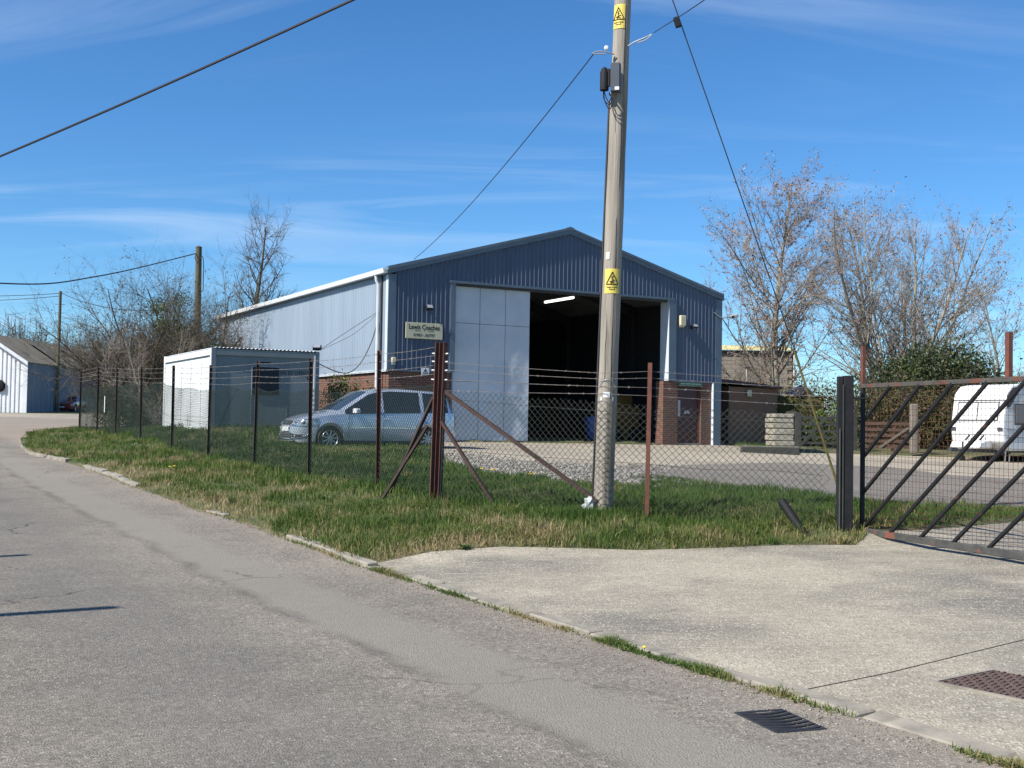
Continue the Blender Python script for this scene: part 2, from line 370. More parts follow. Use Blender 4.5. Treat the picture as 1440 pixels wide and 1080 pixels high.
M['asbestos_yellow'] = pm('lichen_roof', (0.46, 0.42, 0.19), (0.36, 0.33, 0.17), scale=3, rough=0.95)
M['shed_white'] = pm('shed_white_sheet', (0.70, 0.71, 0.71), (0.62, 0.63, 0.64), scale=1.5, rough=0.5)
M['shed_grey'] = pm('shed_grey_sheet', (0.20, 0.23, 0.275), (0.16, 0.185, 0.225), scale=0.6, rough=0.6, stretch=(1, 3, 0.3))
M['shed_roof'] = pm('mossy_cement_roof', (0.205, 0.178, 0.135), (0.14, 0.122, 0.09), scale=1.1, rough=0.95, c3=(0.085, 0.075, 0.06), c3_scale=0.5, c3_lo=0.58, c3_hi=0.66)
M['iron'] = pm('cast_iron', (0.030, 0.032, 0.038), (0.045, 0.043, 0.045), scale=20, rough=0.6, metal=0.4)
M['iron_rust'] = pm('rusty_cast_iron', (0.115, 0.075, 0.058), (0.075, 0.05, 0.042), scale=15, rough=0.85)
M['brown_board'] = pm('brown_brick_wall', (0.30, 0.165, 0.10), (0.20, 0.11, 0.07), scale=6, rough=0.95, stretch=(0.5, 0.5, 7), bump=0.012, bump_scale=5)
M['dark_void'] = pm('dark_void', (0.006, 0.006, 0.006), (0.008, 0.008, 0.008), rough=1.0)
M['machine_yellow'] = pm('machine_ochre', (0.22, 0.12, 0.025), (0.15, 0.08, 0.018), scale=3, rough=0.6)
M['machine_blue'] = pm('machine_blue', (0.03, 0.085, 0.30), (0.025, 0.07, 0.24), scale=3, rough=0.5)
M['door_maroon'] = pm('dark_maroon_door', (0.068, 0.024, 0.024), (0.05, 0.019, 0.02), scale=3, rough=0.5)
M['green_sign'] = pm('dark_green_sign', (0.035, 0.09, 0.065), (0.03, 0.08, 0.058), rough=0.5)
M['green_ink'] = pm('pale_green_ink', (0.22, 0.36, 0.27), (0.2, 0.33, 0.25), rough=0.5)
M['bag'] = pm('translucent_bag', (0.55, 0.58, 0.57), (0.36, 0.39, 0.39), scale=12, rough=0.4, bump=0.02, bump_scale=25)
M['bark'] = pm('tree_bark', (0.115, 0.095, 0.065), (0.065, 0.055, 0.038), scale=4, rough=0.95, stretch=(3, 3, 0.6), bump=0.01)
M['bark_pale'] = pm('pale_tree_bark', (0.36, 0.335, 0.28), (0.20, 0.18, 0.14), scale=2.5, rough=0.9, stretch=(2, 2, 0.8))
M['twig'] = pm('twig_bark', (0.135, 0.11, 0.085), (0.085, 0.07, 0.052), scale=1.5, rough=0.9)
M['twig_pale'] = pm('pale_twig_bark', (0.34, 0.29, 0.24), (0.22, 0.18, 0.145), scale=0.6, rough=0.9)
M['moss'] = pm('ivy_stem_moss', (0.085, 0.085, 0.022), (0.05, 0.055, 0.018), scale=5, rough=1.0)
M['catkin'] = tint_mat('catkins', [(0.0, (0.12, 0.058, 0.045)), (0.45, (0.24, 0.125, 0.085)), (0.75, (0.34, 0.21, 0.12)), (1.0, (0.46, 0.37, 0.28))], rough=0.8)
M['grass'] = tint_mat('grass_blades', [(0.0, (0.032, 0.072, 0.012)), (0.42, (0.064, 0.120, 0.019)), (0.68, (0.118, 0.165, 0.032)), (0.84, (0.24, 0.20, 0.085)), (1.0, (0.38, 0.30, 0.16))], rough=0.65, trans=0.3)
M['leaf_dark'] = tint_mat('evergreen_leaves', [(0.0, (0.018, 0.030, 0.010)), (0.5, (0.040, 0.058, 0.018)), (0.85, (0.085, 0.098, 0.034)), (1.0, (0.14, 0.125, 0.06))], rough=0.55, trans=0.15)
M['leaf_hedge'] = tint_mat('hedge_leaves', [(0.0, (0.046, 0.050, 0.016)), (0.4, (0.082, 0.084, 0.027)), (0.75, (0.12, 0.098, 0.042)), (1.0, (0.17, 0.115, 0.06))], rough=0.7, trans=0.15)
M['leaf_green'] = tint_mat('fresh_leaves', [(0.0, (0.045, 0.075, 0.016)), (0.6, (0.09, 0.135, 0.026)), (1.0, (0.17, 0.19, 0.05))], rough=0.55, trans=0.25)
M['petal'] = pm('yellow_petals', (0.85, 0.60, 0.02), (0.78, 0.5, 0.02), rough=0.6)

def glass_mat(name, col, rough=0.04, spec=0.5):
    m, n, l, b = mat_base(name)
    b.inputs['Base Color'].default_value = (*col, 1); b.inputs['Roughness'].default_value = rough
    b.inputs['Specular IOR Level'].default_value = spec
    return m
M['car_glass'] = glass_mat('tinted_car_glass', (0.018, 0.026, 0.036))
M['window_glass'] = glass_mat('dark_window_glass', (0.006, 0.009, 0.022), .08, .15)
M['rust_mid'] = pm('brown_rust', (0.062, 0.030, 0.023), (0.040, 0.022, 0.018), scale=7, rough=0.85, bump=0.003, bump_scale=60)
M['lens_grey'] = glass_mat('lamp_glass', (0.25, 0.27, 0.3))
mm, nn, ll, bb = mat_base('lit_tube')
bb.inputs['Base Color'].default_value = (0.9, 0.9, 0.9, 1)
bb.inputs['Emission Color'].default_value = (1.0, 0.97, 0.92, 1); bb.inputs['Emission Strength'].default_value = 1.6
M['lit_tube'] = mm
mm, nn, ll, bb = mat_base('rooflight_sheet')
bb.inputs['Base Color'].default_value = (0.75, 0.80, 0.82, 1); bb.inputs['Transmission Weight'].default_value = 0.0
M['rooflight'] = mm

# ------------------------------------------------------------------ object helpers
def thing(name, label=None, cat=None, loc=(0, 0, 0), rz=0.0, group=None, parent=None):
    o = bpy.data.objects.new(name, None); COL.objects.link(o)
    o.empty_display_size = 0.2
    o.location = loc; o.rotation_euler = (0, 0, rz)
    if parent: o.parent = parent
    tag(o, label, cat, group)
    return o

def tag(o, label=None, cat=None, group=None, kind=None):
    if label: o['label'] = label
    if cat: o['category'] = cat
    if group: o['group'] = group
    if kind: o['kind'] = kind
    return o

def link_mesh(name, me, mat, parent=None):
    o = bpy.data.objects.new(name, me); COL.objects.link(o)
    if mat is not None and len(me.materials) == 0: me.materials.append(mat)
    if parent: o.parent = parent
    return o

def copy_tree(o, parent=None):
    c = o.copy(); COL.objects.link(c)
    if parent is not None: c.parent = parent
    for ch in list(o.children): copy_tree(ch, c)
    return c

class MB:
    def __init__(s): s.v = []; s.f = []
    def add(s, vs, fs):
        k = len(s.v); s.v += [tuple(v) for v in vs]; s.f += [tuple(i + k for i in f) for f in fs]; return s
    def box(s, c, d, rot=None):
        hx, hy, hz = d[0] / 2, d[1] / 2, d[2] / 2
        vs = [Vector((x, y, z)) for z in (-hz, hz) for y in (-hy, hy) for x in (-hx, hx)]
        if rot is not None: vs = [rot @ v for v in vs]
        c = Vector(c)
        return s.add([v + c for v in vs], [(0, 2, 3, 1), (4, 5, 7, 6), (0, 1, 5, 4), (2, 6, 7, 3), (0, 4, 6, 2), (1, 3, 7, 5)])
    def bar(s, p0, p1, w, h=None, roll_up=(0, 0, 1)):
        """square bar between two points"""
        h = h or w; p0, p1 = Vector(p0), Vector(p1); d = (p1 - p0); L = d.length; d.normalize()
        u = Vector(roll_up)
        if abs(d.dot(u)) > 0.98: u = Vector((1, 0, 0))
        a = d.cross(u).normalized(); b2 = a.cross(d).normalized()
        rot = Matrix((d, a, b2)).transposed()
        return s.box((p0 + p1) / 2, (L, w, h), rot)
    def path(s, pts, r, n=6, cap=True):
        pts = [Vector(p) for p in pts]; m = len(pts)
        rs = r if isinstance(r, (list, tuple)) else [r] * m
        vs = []; prev = None
        for i, p in enumerate(pts):
            t = (pts[min(i + 1, m - 1)] - pts[max(i - 1, 0)]).normalized()
            if prev is None:
                u = Vector((0, 0, 1)) if abs(t.z) < 0.9 else Vector((1, 0, 0))
                a = t.cross(u).normalized()
            else:
                a = (prev - t * prev.dot(t)).normalized()
            prev = a; b2 = t.cross(a)
            for k in range(n):
                an = 2 * math.pi * k / n
                vs.append(p + (a * math.cos(an) + b2 * math.sin(an)) * rs[i])
        fs = [(i * n + k, i * n + (k + 1) % n, (i + 1) * n + (k + 1) % n, (i + 1) * n + k) for i in range(m - 1) for k in range(n)]
        if cap: fs += [tuple(range(n - 1, -1, -1)), tuple((m - 1) * n + k for k in range(n))]
        return s.add(vs, fs)
    def tube(s, p0, p1, r0, r1=None, n=8): return s.path([p0, p1], [r0, r0 if r1 is None else r1], n)
    def lathe(s, prof, c=(0, 0, 0), axis='z', n=20, cap=True):
        """prof: list of (radius, height)"""
        vs = []
        for (r, h) in prof:
            for k in range(n):
                a = 2 * math.pi * k / n; p = (r * math.cos(a), r * math.sin(a), h)
                if axis == 'y': p = (p[0], p[2], p[1])
                if axis == 'x': p = (p[2], p[0], p[1])
                vs.append((p[0] + c[0], p[1] + c[1], p[2] + c[2]))
        m = len(prof)
        fs = [(i * n + k, i * n + (k + 1) % n, (i + 1) * n + (k + 1) % n, (i + 1) * n + k) for i in range(m - 1) for k in range(n)]
        if cap: fs += [tuple(range(n - 1, -1, -1)), tuple((m - 1) * n + k for k in range(n))]
        return s.add(vs, fs)
    def prism(s, poly, fn, d0, d1):
        n = len(poly)
        vs = [fn(u, v, d0) for u, v in poly] + [fn(u, v, d1) for u, v in poly]
        fs = [tuple(range(n - 1, -1, -1)), tuple(range(n, 2 * n))] + [(i, (i + 1) % n, n + (i + 1) % n, n + i) for i in range(n)]
        return s.add(vs, fs)
    def mesh(s, name, bevel=0.0, smooth=False, seg=1):
        me = bpy.data.meshes.new(name)
        bm = bmesh.new()
        vv = [bm.verts.new(v) for v in s.v]
        for f in s.f:
            try: bm.faces.new([vv[i] for i in f])
            except ValueError: pass
        bmesh.ops.recalc_face_normals(bm, faces=bm.faces)
        if bevel > 0:
            es = [e for e in bm.edges if len(e.link_faces) == 2 and e.calc_face_angle(0) > 0.6]
            bmesh.ops.bevel(bm, geom=es, offset=bevel, segments=seg, affect='EDGES', profile=0.6, clamp_overlap=True)
        bm.to_mesh(me); bm.free()
        if smooth:
            for p in me.polygons: p.use_smooth = True
            try: me.set_sharp_from_angle(angle=R(38))
            except Exception: pass
        return me
    def build(s, name, mat, parent=None, bevel=0.0, smooth=False, seg=1):
        return link_mesh(name, s.mesh(name, bevel, smooth, seg), mat, parent)

def np_mesh(name, V, F, tint=None):
    """V (n,3) array, F (m,k) array of equal-sized faces"""
    me = bpy.data.meshes.new(name)
    V = np.ascontiguousarray(V, dtype=np.float32); F = np.ascontiguousarray(F, dtype=np.int32)
    me.vertices.add(len(V)); me.vertices.foreach_set('co', V.ravel())
    me.loops.add(F.size); me.loops.foreach_set('vertex_index', F.ravel())
    me.polygons.add(len(F)); me.polygons.foreach_set('loop_start', np.arange(len(F), dtype=np.int32) * F.shape[1])
    me.update(calc_edges=True)
    if tint is not None:
        at = me.attributes.new('tint', 'FLOAT', 'POINT'); at.data.foreach_set('value', np.ascontiguousarray(tint, dtype=np.float32))
    return me

def tubes_np(P0, P1, R0, R1, n=3):
    P0, P1 = np.asarray(P0, float), np.asarray(P1, float)
    D = P1 - P0; L = np.linalg.norm(D, axis=1, keepdims=True); L[L == 0] = 1; D = D / L
    U = np.tile(np.array([0, 0, 1.0]), (len(D), 1)); U[np.abs(D[:, 2]) > 0.95] = (1, 0, 0)
    A = np.cross(D, U); A /= np.linalg.norm(A, axis=1, keepdims=True); B = np.cross(D, A)
    V = np.zeros((len(D), 2 * n, 3))
    for k in range(n):
        an = 2 * math.pi * k / n
        o = A * math.cos(an) + B * math.sin(an)
        V[:, k] = P0 + o * np.asarray(R0)[:, None]; V[:, n + k] = P1 + o * np.asarray(R1)[:, None]
    base = (np.arange(len(D)) * 2 * n)[:, None]
    F = np.concatenate([base + np.array([[k, (k + 1) % n, n + (k + 1) % n, n + k]]) for k in range(n)], axis=0)
    return V.reshape(-1, 3), F

def text_mesh(body, size, name='lettering', extrude=0.002, offset=0.0, shear=0.0, spacing=1.0, align='CENTER'):
    cu = bpy.data.curves.new(name, 'FONT')
    cu.body = body; cu.size = size; cu.extrude = extrude; cu.offset = offset; cu.shear = shear; cu.space_character = spacing
    cu.align_x = align; cu.align_y = 'CENTER'; cu.resolution_u = 3
    ob = bpy.data.objects.new(name, cu); COL.objects.link(ob)
    dg = bpy.context.evaluated_depsgraph_get(); dg.update()
    me = bpy.data.meshes.new_from_object(ob.evaluated_get(dg))
    bpy.data.objects.remove(ob); me.name = name
    return me

# ------------------------------------------------------------------ terrain heights
CTRL = np.array([
 (0,0,0),(6,0,0),(-6,0,0),(0,5,0),(-5,10,0),(0,10,0),(1.6,7.1,0),(2.5,5.7,0),(-1.5,13.2,.03),(-2.9,15.4,.08),(-5,19,.12),(-8,23.6,.2),
 (-13.6,33,.48),(-17,40,.72),(-18.7,45.5,.93),(-18.5,50,1.1),(-12,20,.1),(-20,30,.4),(-30,40,.7),(-30,60,1.2),(-33,80,1.8),(-20,65,1.45),(-45,80,1.8),
 (3.9,9,.03),(6,11,.1),(5.8,13.2,.18),(4.4,14.9,.15),(1.6,14.1,.12),(-.9,13.5,.1),(8,8,.0),(9,13,.15),(14,10,.1),
 (-1.1,17.5,.30),(-2.2,19.5,.40),(-3.9,22.5,.40),(-5.6,25.6,.52),(-7.5,28.9,.53),(-9.3,32.2,.66),(-11.3,35.8,.8),(-13.2,39.2,.87),(-16.8,45.6,1.02),
 (1.9,16.4,.34),(4.4,15.5,.25),(1.27,16.1,.33),(.3,16.9,.31),
 (-3.8,35.6,.985),(7.4,41.6,.97),(-8.7,34.1,1.24),(-12,40,1.26),(-6,35.7,1.2),(-10.5,37,1.25),(-5.75,29,.90),(-1.5,31,.92),(-3.7,30.8,.91),(0,29,.80),(2,22,.47),(-3,25,.62),
 (-6,30.5,.90),(-8,32.2,1.0),(9,38,.78),(15.7,37.5,.63),(14,41,.75),(7,20,.30),(10,25,.4),(20,38,.6),(12,45,.85),(9,19,.28),(3.6,28,.66),(7.4,32,.68),(11,30,.5),
 (0,36.5,.985),(3,39,.985),(-10,50,1.0),(0,50,1.0),(5,55,1.1),(-13,53.5,1.15),(1,46,.98),(5,46,.98),
 (30,40,.6),(20,20,.2),(30,10,0),(40,70,1.5),(12,60,1.6),(0,85,2),(-20,95,2),(0,160,2.6),(60,120,2.2),(-80,120,2.2),(0,-50,0),(-60,-20,0),(60,-20,0),(150,150,2.6),(-150,150,2.6),(0,400,3),(300,300,3),(-300,300,3),(200,-100,0),(-200,-100,0),(-60,40,.8),(80,20,.2)], float)
_d = np.linalg.norm(CTRL[:, None, :2] - CTRL[None, :, :2], axis=2)
_n = len(CTRL)
_A = np.zeros((_n + 3, _n + 3)); _A[:_n, :_n] = _d + np.eye(_n) * 0.25
_Pm = np.c_[np.ones(_n), CTRL[:, :2]]; _A[:_n, _n:] = _Pm; _A[_n:, :_n] = _Pm.T
_w = np.linalg.solve(_A, np.r_[CTRL[:, 2], 0, 0, 0])
def heights(XY):
    XY = np.atleast_2d(np.asarray(XY, float)); out = np.zeros(len(XY))
    for i in range(0, len(XY), 20000):
        q = XY[i:i + 20000]
        d = np.linalg.norm(q[:, None, :] - CTRL[None, :, :2], axis=2)
        out[i:i + 20000] = d @ _w[:_n] + _w[_n] + q @ _w[_n + 1:]
    return out
def hz(x, y): return float(heights([(x, y)])[0])

# kerb line and fence line share one direction
KD = np.array([-.488, .873]); K0 = np.array([2.484, 5.681]); KN = np.array([.873, .488])
def kp(t, off=0.0): p = K0 + KD * t + KN * off; return (float(p[0]), float(p[1]))
KERB_FAR = [(-11.6, 30.6), (-13.7, 33.4), (-15.4, 36.9), (-17.0, 40.8), (-18.2, 44.3), (-18.9, 47.2), (-18.6, 49.8), (-17.2, 51.8), (-14.5, 53.2), (-9, 54.5)]

# building frame
TH = R(28.357); BO = (-3.765, 35.626, 0.99)
BA = Vector((math.cos(TH), math.sin(TH), 0)); BB = Vector((-math.sin(TH), math.cos(TH), 0))
def bw(x, y, z=0.0): return Vector(BO) + BA * x + BB * y + Vector((0, 0, z))

POLY = {}
POLY['road'] = [kp(-60), kp(-20), kp(-6), kp(0), kp(4), kp(8.4), kp(12), kp(20), kp(26)] + KERB_FAR + [(6, 57), (6, 61), (-16, 59), (-21.5, 62), (-24, 68), (-60, 70), (-120, 72), (-120, 56), (-60, 52), (-38, 45), (-27, 37), (-19.5, 28), kp(22, -7.6), kp(0, -7.6), kp(-60, -7.6)]
POLY['shed_forecourt'] = [(-24, 68), (-60, 70), (-120, 72), (-120, 79.2), (-40, 79.2), (-33.4, 79.2), (-28, 79.4), (-22, 74)]
EDGE = [(-1.62, 13.02), (-1.2, 13.36), (-.9, 13.55), (-.1, 14.02), (.8, 14.05), (1.57, 14.13), (2.6, 14.3), (3.4, 14.62), (4.4, 14.98), (4.58, 15.2), (4.72, 15.5)]
POLY['apron'] = [kp(-60), kp(-20), kp(-6), kp(0), kp(4), kp(8.4)] + EDGE + [(5.1, 15.72), (5.7, 16.0), (6.6, 16.7), (7.4, 17.4), (8.4, 18.3), (9.2, 18.9), (13, 17.8), (18, 14), (24, 4), (40, -30), (50, -49)]
POLY['yard_asphalt'] = [(2.4, 23.9), (3.74, 21.9), (5.65, 20.2), (6.8, 19.3), (8.4, 18.9), (9.2, 18.9), (13, 17.8), (22, 16), (30, 20), (30, 30), (21, 29.5), (13.5, 28.6), (11.2, 29.8), (10.4, 32.3), (7.4, 32.0), (3.6, 28.1)]
POLY['gravel'] = [(-1.75, 29.2), (-1.55, 26.4), (-1.0, 24.6), (-.25, 22.9), (1.1, 21.6), (2.1, 21.1), (3.0, 22.3), (2.4, 23.9), (3.6, 28.1), (2.3, 27.0), (.4, 27.4), (-1.3, 29.4)]
f0, f1, f2 = bw(-0.3, 0.0), bw(12.67, 0.0), bw(12.67, 3.0)
POLY['forecourt'] = [(-1.75, 29.2), (-1.3, 29.4), (.4, 27.4), (2.3, 27.0), (3.6, 28.1), (7.4, 32.0), (10.4, 32.3), (11.2, 29.8), (13.5, 28.6), (21, 29.5), (30, 30), (30, 37.5), (17.5, 36.8), (15.5, 40.2), (13, 40.2), (9.6, 39.3), (f2.x, f2.y), (f1.x, f1.y), (f0.x, f0.y), (-2.6, 32.5)]

def pip(XY, poly):
    XY = np.asarray(XY, float); x, y = XY[:, 0], XY[:, 1]; ins = np.zeros(len(XY), bool); n = len(poly)
    for i in range(n):
        (x1, y1), (x2, y2) = poly[i], poly[(i + 1) % n]
        if y1 == y2: continue
        c = ((y1 > y) != (y2 > y)) & (x < (x2 - x1) * (y - y1) / (y2 - y1) + x1)
        ins ^= c
    return ins
REGIONS = ['road', 'apron', 'shed_forecourt', 'gravel', 'yard_asphalt', 'forecourt']
def region_of(XY):
    r = np.full(len(XY), -1)
    for i, k in enumerate(REGIONS):
        m = pip(XY, POLY[k]) & (r < 0); r[m] = i
    return r
def dense_poly(poly, step):
    out = []
    for i in range(len(poly)):
        a, b = np.array(poly[i]), np.array(poly[(i + 1) % len(poly)]); L = np.linalg.norm(b - a)
        s = step if min(np.linalg.norm(a), np.linalg.norm(b)) < 60 else 20
        k = max(1, int(L / s))
        for j in range(k): out.append(tuple(a + (b - a) * j / k))
    return out

# signed distance inward from the kerb for the verge step
KERB_LINE = np.array([kp(t) for t in np.arange(7.5, 26.1, .5)] + KERB_FAR)
APRON_EDGE = np.array(dense_poly(EDGE, .25)[:-20])
def near_dist(XY, pts):
    XY = np.asarray(XY, float); out = np.full(len(XY), 1e9)
    for i in range(0, len(XY), 20000):
        out[i:i + 20000] = np.linalg.norm(XY[i:i + 20000, None] - pts[None], axis=2).min(1)
    return out
def ground_z(XY):
    """terrain height, with the verge standing proud of the kerb and of the concrete, and uneven turf"""
    XY = np.atleast_2d(np.asarray(XY, float)); z = heights(XY)
    r = region_of(XY); g = r < 0
    if g.any():
        q = XY[g]; d = np.minimum(near_dist(q, KERB_LINE), near_dist(q, APRON_EDGE))
        k = np.clip(d / 0.45, 0, 1); k = k * k * (3 - 2 * k)
        b = 0.035 * np.sin(q[:, 0] * 1.9 + 1.3 * np.sin(q[:, 1] * .8)) * np.cos(q[:, 1] * 1.55 + .7 * np.sin(q[:, 0] * 1.1)) + 0.02 * np.sin(q[:, 0] * 4.7 + q[:, 1] * 3.9)
        near = np.exp(-((q[:, 0] / 40) ** 2 + ((q[:, 1] - 20) / 40) ** 2))
        z[g] += k * (0.075 + b * near)
    return z
def gz(x, y): return float(ground_z([(x, y)])[0])

def build_ground():
    V = []; E = []
    for k in REGIONS:
        p = dense_poly(POLY[k], .6); s = len(V); V += p
        E += [(s + i, s + (i + 1) % len(p)) for i in range(len(p))]
    for x in np.arange(-24, 24.01, .6):
        for y in np.arange(-6, 56, .6): V.append((x + .003 * math.sin(7 * y), y + .003 * math.sin(5 * x)))
    def ring(lo, hi, step, inner):
        for x in np.arange(lo[0], hi[0] + .1, step):
            for y in np.arange(lo[1], hi[1] + .1, step):
                if not (inner[0] < x < inner[1] and inner[2] < y < inner[3]): V.append((x + .11, y + .07))
    ring((-78, -42), (78, 114), 6, (-24, 24, -6, 56))
    ring((-320, -120), (320, 420), 36, (-78, 78, -42, 114))
    ring((-1400, -300), (1400, 2200), 220, (-320, 320, -120, 420))
    vs, es, fs, *_ = delaunay_2d_cdt([Vector(v) for v in V], E, [], 0, 1e-4)
    XY = np.array([(v.x, v.y) for v in vs]); F = np.array(fs, dtype=np.int32)
    # heights: evaluate boundary vertices as paved (low) and others by region
    Z = ground_z(XY)
    onb = np.zeros(len(XY), bool)
    for k in REGIONS:
        bp_ = np.array(dense_poly(POLY[k], .6)); nb = near_dist(XY, bp_) < 1e-3; onb |= nb
    Z[onb] = heights(XY[onb])
    Z -= 0.0
    C = XY[F].mean(1); reg = region_of(C)
    names = {-1: ('ground', M['soil']), 0: ('road', M['road']), 1: ('concrete_apron', M['apron']), 2: ('shed_forecourt', M['forecourt']), 3: ('gravel_strip', M['gravel']), 4: ('yard_road', M['yard_asphalt']), 5: ('forecourt', M['forecourt'])}
    V3 = np.c_[XY, Z]
    for k, (nm, mt) in names.items():
        f = F[reg == k]
        if not len(f): continue
        u, inv = np.unique(f, return_inverse=True)
        me = np_mesh(nm, V3[u], inv.reshape(-1, 3))
        o = link_mesh(nm, me, mt); tag(o, kind='structure')
        for p in me.polygons: p.use_smooth = True
        if me.polygons[0].normal.z < 0: me.flip_normals()
build_ground()

# ------------------------------------------------------------------ kerb stones
def quad_stone(p0, p1, w, h, z0, z1, seed):
    """one kerb stone from p0 to p1 (road-side edge), width w into the verge"""
    rr = random.Random(seed); d = (Vector(p1) - Vector(p0)); L = d.length; d.normalize(); nrm = Vector((d.y, -d.x))
    if nrm.dot(Vector((KN[0], KN[1]))) < 0: nrm = -nrm
    g = 0.008; mb = MB(); vs = []
    for (s, zz) in ((g, z0), (L - g, z1)):
        for (u, e) in ((0.0, 0), (w, 1)):
            p = Vector(p0) + d * s + nrm * (u + rr.uniform(-.008, .008))
            for v in (-0.12, h + rr.uniform(-.012, .012) + (0.008 if e else 0)):
                vs.append((p.x, p.y, zz + v))
    mb.add(vs, [(0, 1, 3, 2), (4, 6, 7, 5), (0, 4, 5, 1), (2, 3, 7, 6), (1, 5, 7, 3), (0, 2, 6, 4)])
    return mb
kerb = thing('kerb'); tag(kerb, 'worn concrete kerb along the road edge of driveway and verge', 'kerb', kind='structure')
t = -22.0; i = 0
while t < 8.2:
    L = .92 if t > -12 else 3.0
    a, b_ = kp(t, -.02), kp(t + L, -.02)
    quad_stone(a, b_, .15, .020 + .008 * math.sin(i * 2.1), heights([a])[0], heights([b_])[0], i).build('kerb_stone', M['kerb'], kerb, bevel=.012)
    t += L; i += 1
for t0, t1, hh in ((8.2, 10.9, .05), (13.9, 14.8, .03), (20.3, 26, .07)):
    t = t0
    while t < t1:
        a, b_ = kp(t, -.03), kp(t + .92, -.03 + random.uniform(-.03, .03))
        quad_stone(a, b_, .14, hh + random.uniform(-.015, .02), heights([a])[0], heights([b_])[0], i).build('kerb_stone', M['kerb'], kerb, bevel=.012)
        t += .92; i += 1
kf = [np.array(p) for p in KERB_FAR]
for j in range(len(kf) - 2):
    L = np.linalg.norm(kf[j + 1] - kf[j]); n_ = max(1, int(L / .95))
    for q in range(n_):
        a = kf[j] + (kf[j + 1] - kf[j]) * q / n_; b_ = kf[j] + (kf[j + 1] - kf[j]) * (q + 1) / n_
        quad_stone(tuple(a), tuple(b_), .14, .08, heights([a])[0], heights([b_])[0], i).build('kerb_stone', M['kerb'], kerb, bevel=.012); i += 1

# expansion joint across the driveway slab: a shallow dark groove filled with grit
jp = [(1.76, 7.2), (2.5, 7.76), (3.2, 8.36), (3.9, 8.94), (5.2, 10.0), (7.0, 11.5)]
mb = MB()
for a, b_ in zip(jp[:-1], jp[1:]):
    mb.bar((*a, hz(*a) - .004), (*b_, hz(*b_) - .004), .008, .014)
tag(mb.build('slab_joint', M['dark_void']), kind='structure')

# ------------------------------------------------------------------ gully grating
gx = np.array([(1.254, 6.636), (1.520, 6.719), (1.737, 6.344), (1.466, 6.225)])
gc = gx.mean(0)
ux = Vector((.268, .09, 0)).normalized(); uy = Vector((-ux.y, ux.x, 0))
gr = thing('drain_grating', 'black cast iron road gully grating with curved bars beside the kerb', 'drain grating', (gc[0], gc[1], hz(*gc) - .009), math.atan2(ux.y, ux.x))
GW, GL = .29, .43
MB().box((0, 0, -.002), (GW - .02, GL - .02, .02)).build('gully_pit', M['dark_void'], gr)
for (c, d) in (((-GW / 2, 0, 0), (.022, GL, .03)), ((GW / 2, 0, 0), (.022, GL, .03)), ((0, -GL / 2, .0012), (GW + .02, .022, .03)), ((0, GL / 2, .0012), (GW + .02, .022, .03))):
    MB().box(c, d).build('frame_edge', M['iron'], gr, bevel=.004)
for k in range(7):
    y0 = -GL / 2 + (k + .8) * GL / 7.4
    pts = [(-GW / 2 + GW * s / 8, y0 - .035 * math.sin(math.pi * s / 8), .004) for s in range(9)]
    m2 = MB()
    for p, q in zip(pts[:-1], pts[1:]): m2.bar(p, q, .026, .028)
    m2.build('bar', M['iron'], gr)

# ------------------------------------------------------------------ manhole cover
mc = thing('manhole_cover', 'rusty rectangular iron access cover set in the concrete driveway', 'manhole cover', (2.98 + .19, 7.44 - .02, hz(3.1, 7.4) + .003), math.atan2(.38, .512))
MW, ML = .64, .62
MB().box((0, 0, 0), (MW, ML, .012)).build('plate', M['iron_rust'], mc)
for (c, d) in (((-MW / 2 - .02, 0, .002), (.03, ML + .06, .014)), ((MW / 2 + .02, 0, .002), (.03, ML + .06, .014)), ((0, -ML / 2 - .02, .0035), (MW + .01, .03, .014)), ((0, ML / 2 + .02, .0035), (MW + .01, .03, .014))):
    MB().box(c, d).build('frame_edge', M['kerb'], mc)
m2 = MB()
for a in range(12):
    for b_ in range(12):
        x, y = -MW / 2 + (a + .5) * MW / 12, -ML / 2 + (b_ + .5) * ML / 12
        h = (a + b_) % 2
        m2.box((x, y, .009), (.040 if h else .016, .016 if h else .040, .008))
o = m2.build('tread_pattern', M['iron_rust'], mc); tag(o, kind='stuff')

# ------------------------------------------------------------------ warehouse
def clad(mb, s0, s1, pitch, depth, zlo, zhi, fn, rib=.034, flank=.010, breaks=()):
    """box-profile sheeting: fn(s, out, z) -> xyz"""
    xs = []; s = s0
    while s < s1:
        for (q, o) in ((0, 0), (pitch - rib - 2 * flank, 0), (pitch - rib - flank, depth), (pitch - flank, depth)):
            if s + q < s1: xs.append((s + q, o))
        s += pitch
    xs.append((s1, 0))
    out = []
    for (p, q) in zip(xs[:-1], xs[1:]):
        out.append(p)
        for bk in breaks:
            if p[0] < bk < q[0]:
                f = (bk - p[0]) / (q[0] - p[0]); o = p[1] + (q[1] - p[1]) * f; out += [(bk - 1e-4, o), (bk + 1e-4, o)]
    out.append(xs[-1])
    for p, q in zip(out[:-1], out[1:]):
        m = (p[0] + q[0]) / 2; lo = zlo(m)
        mb.add([fn(p[0], p[1], lo), fn(q[0], q[1], lo), fn(q[0], q[1], zhi(q[0])), fn(p[0], p[1], zhi(p[0]))], [(0, 1, 2, 3)])

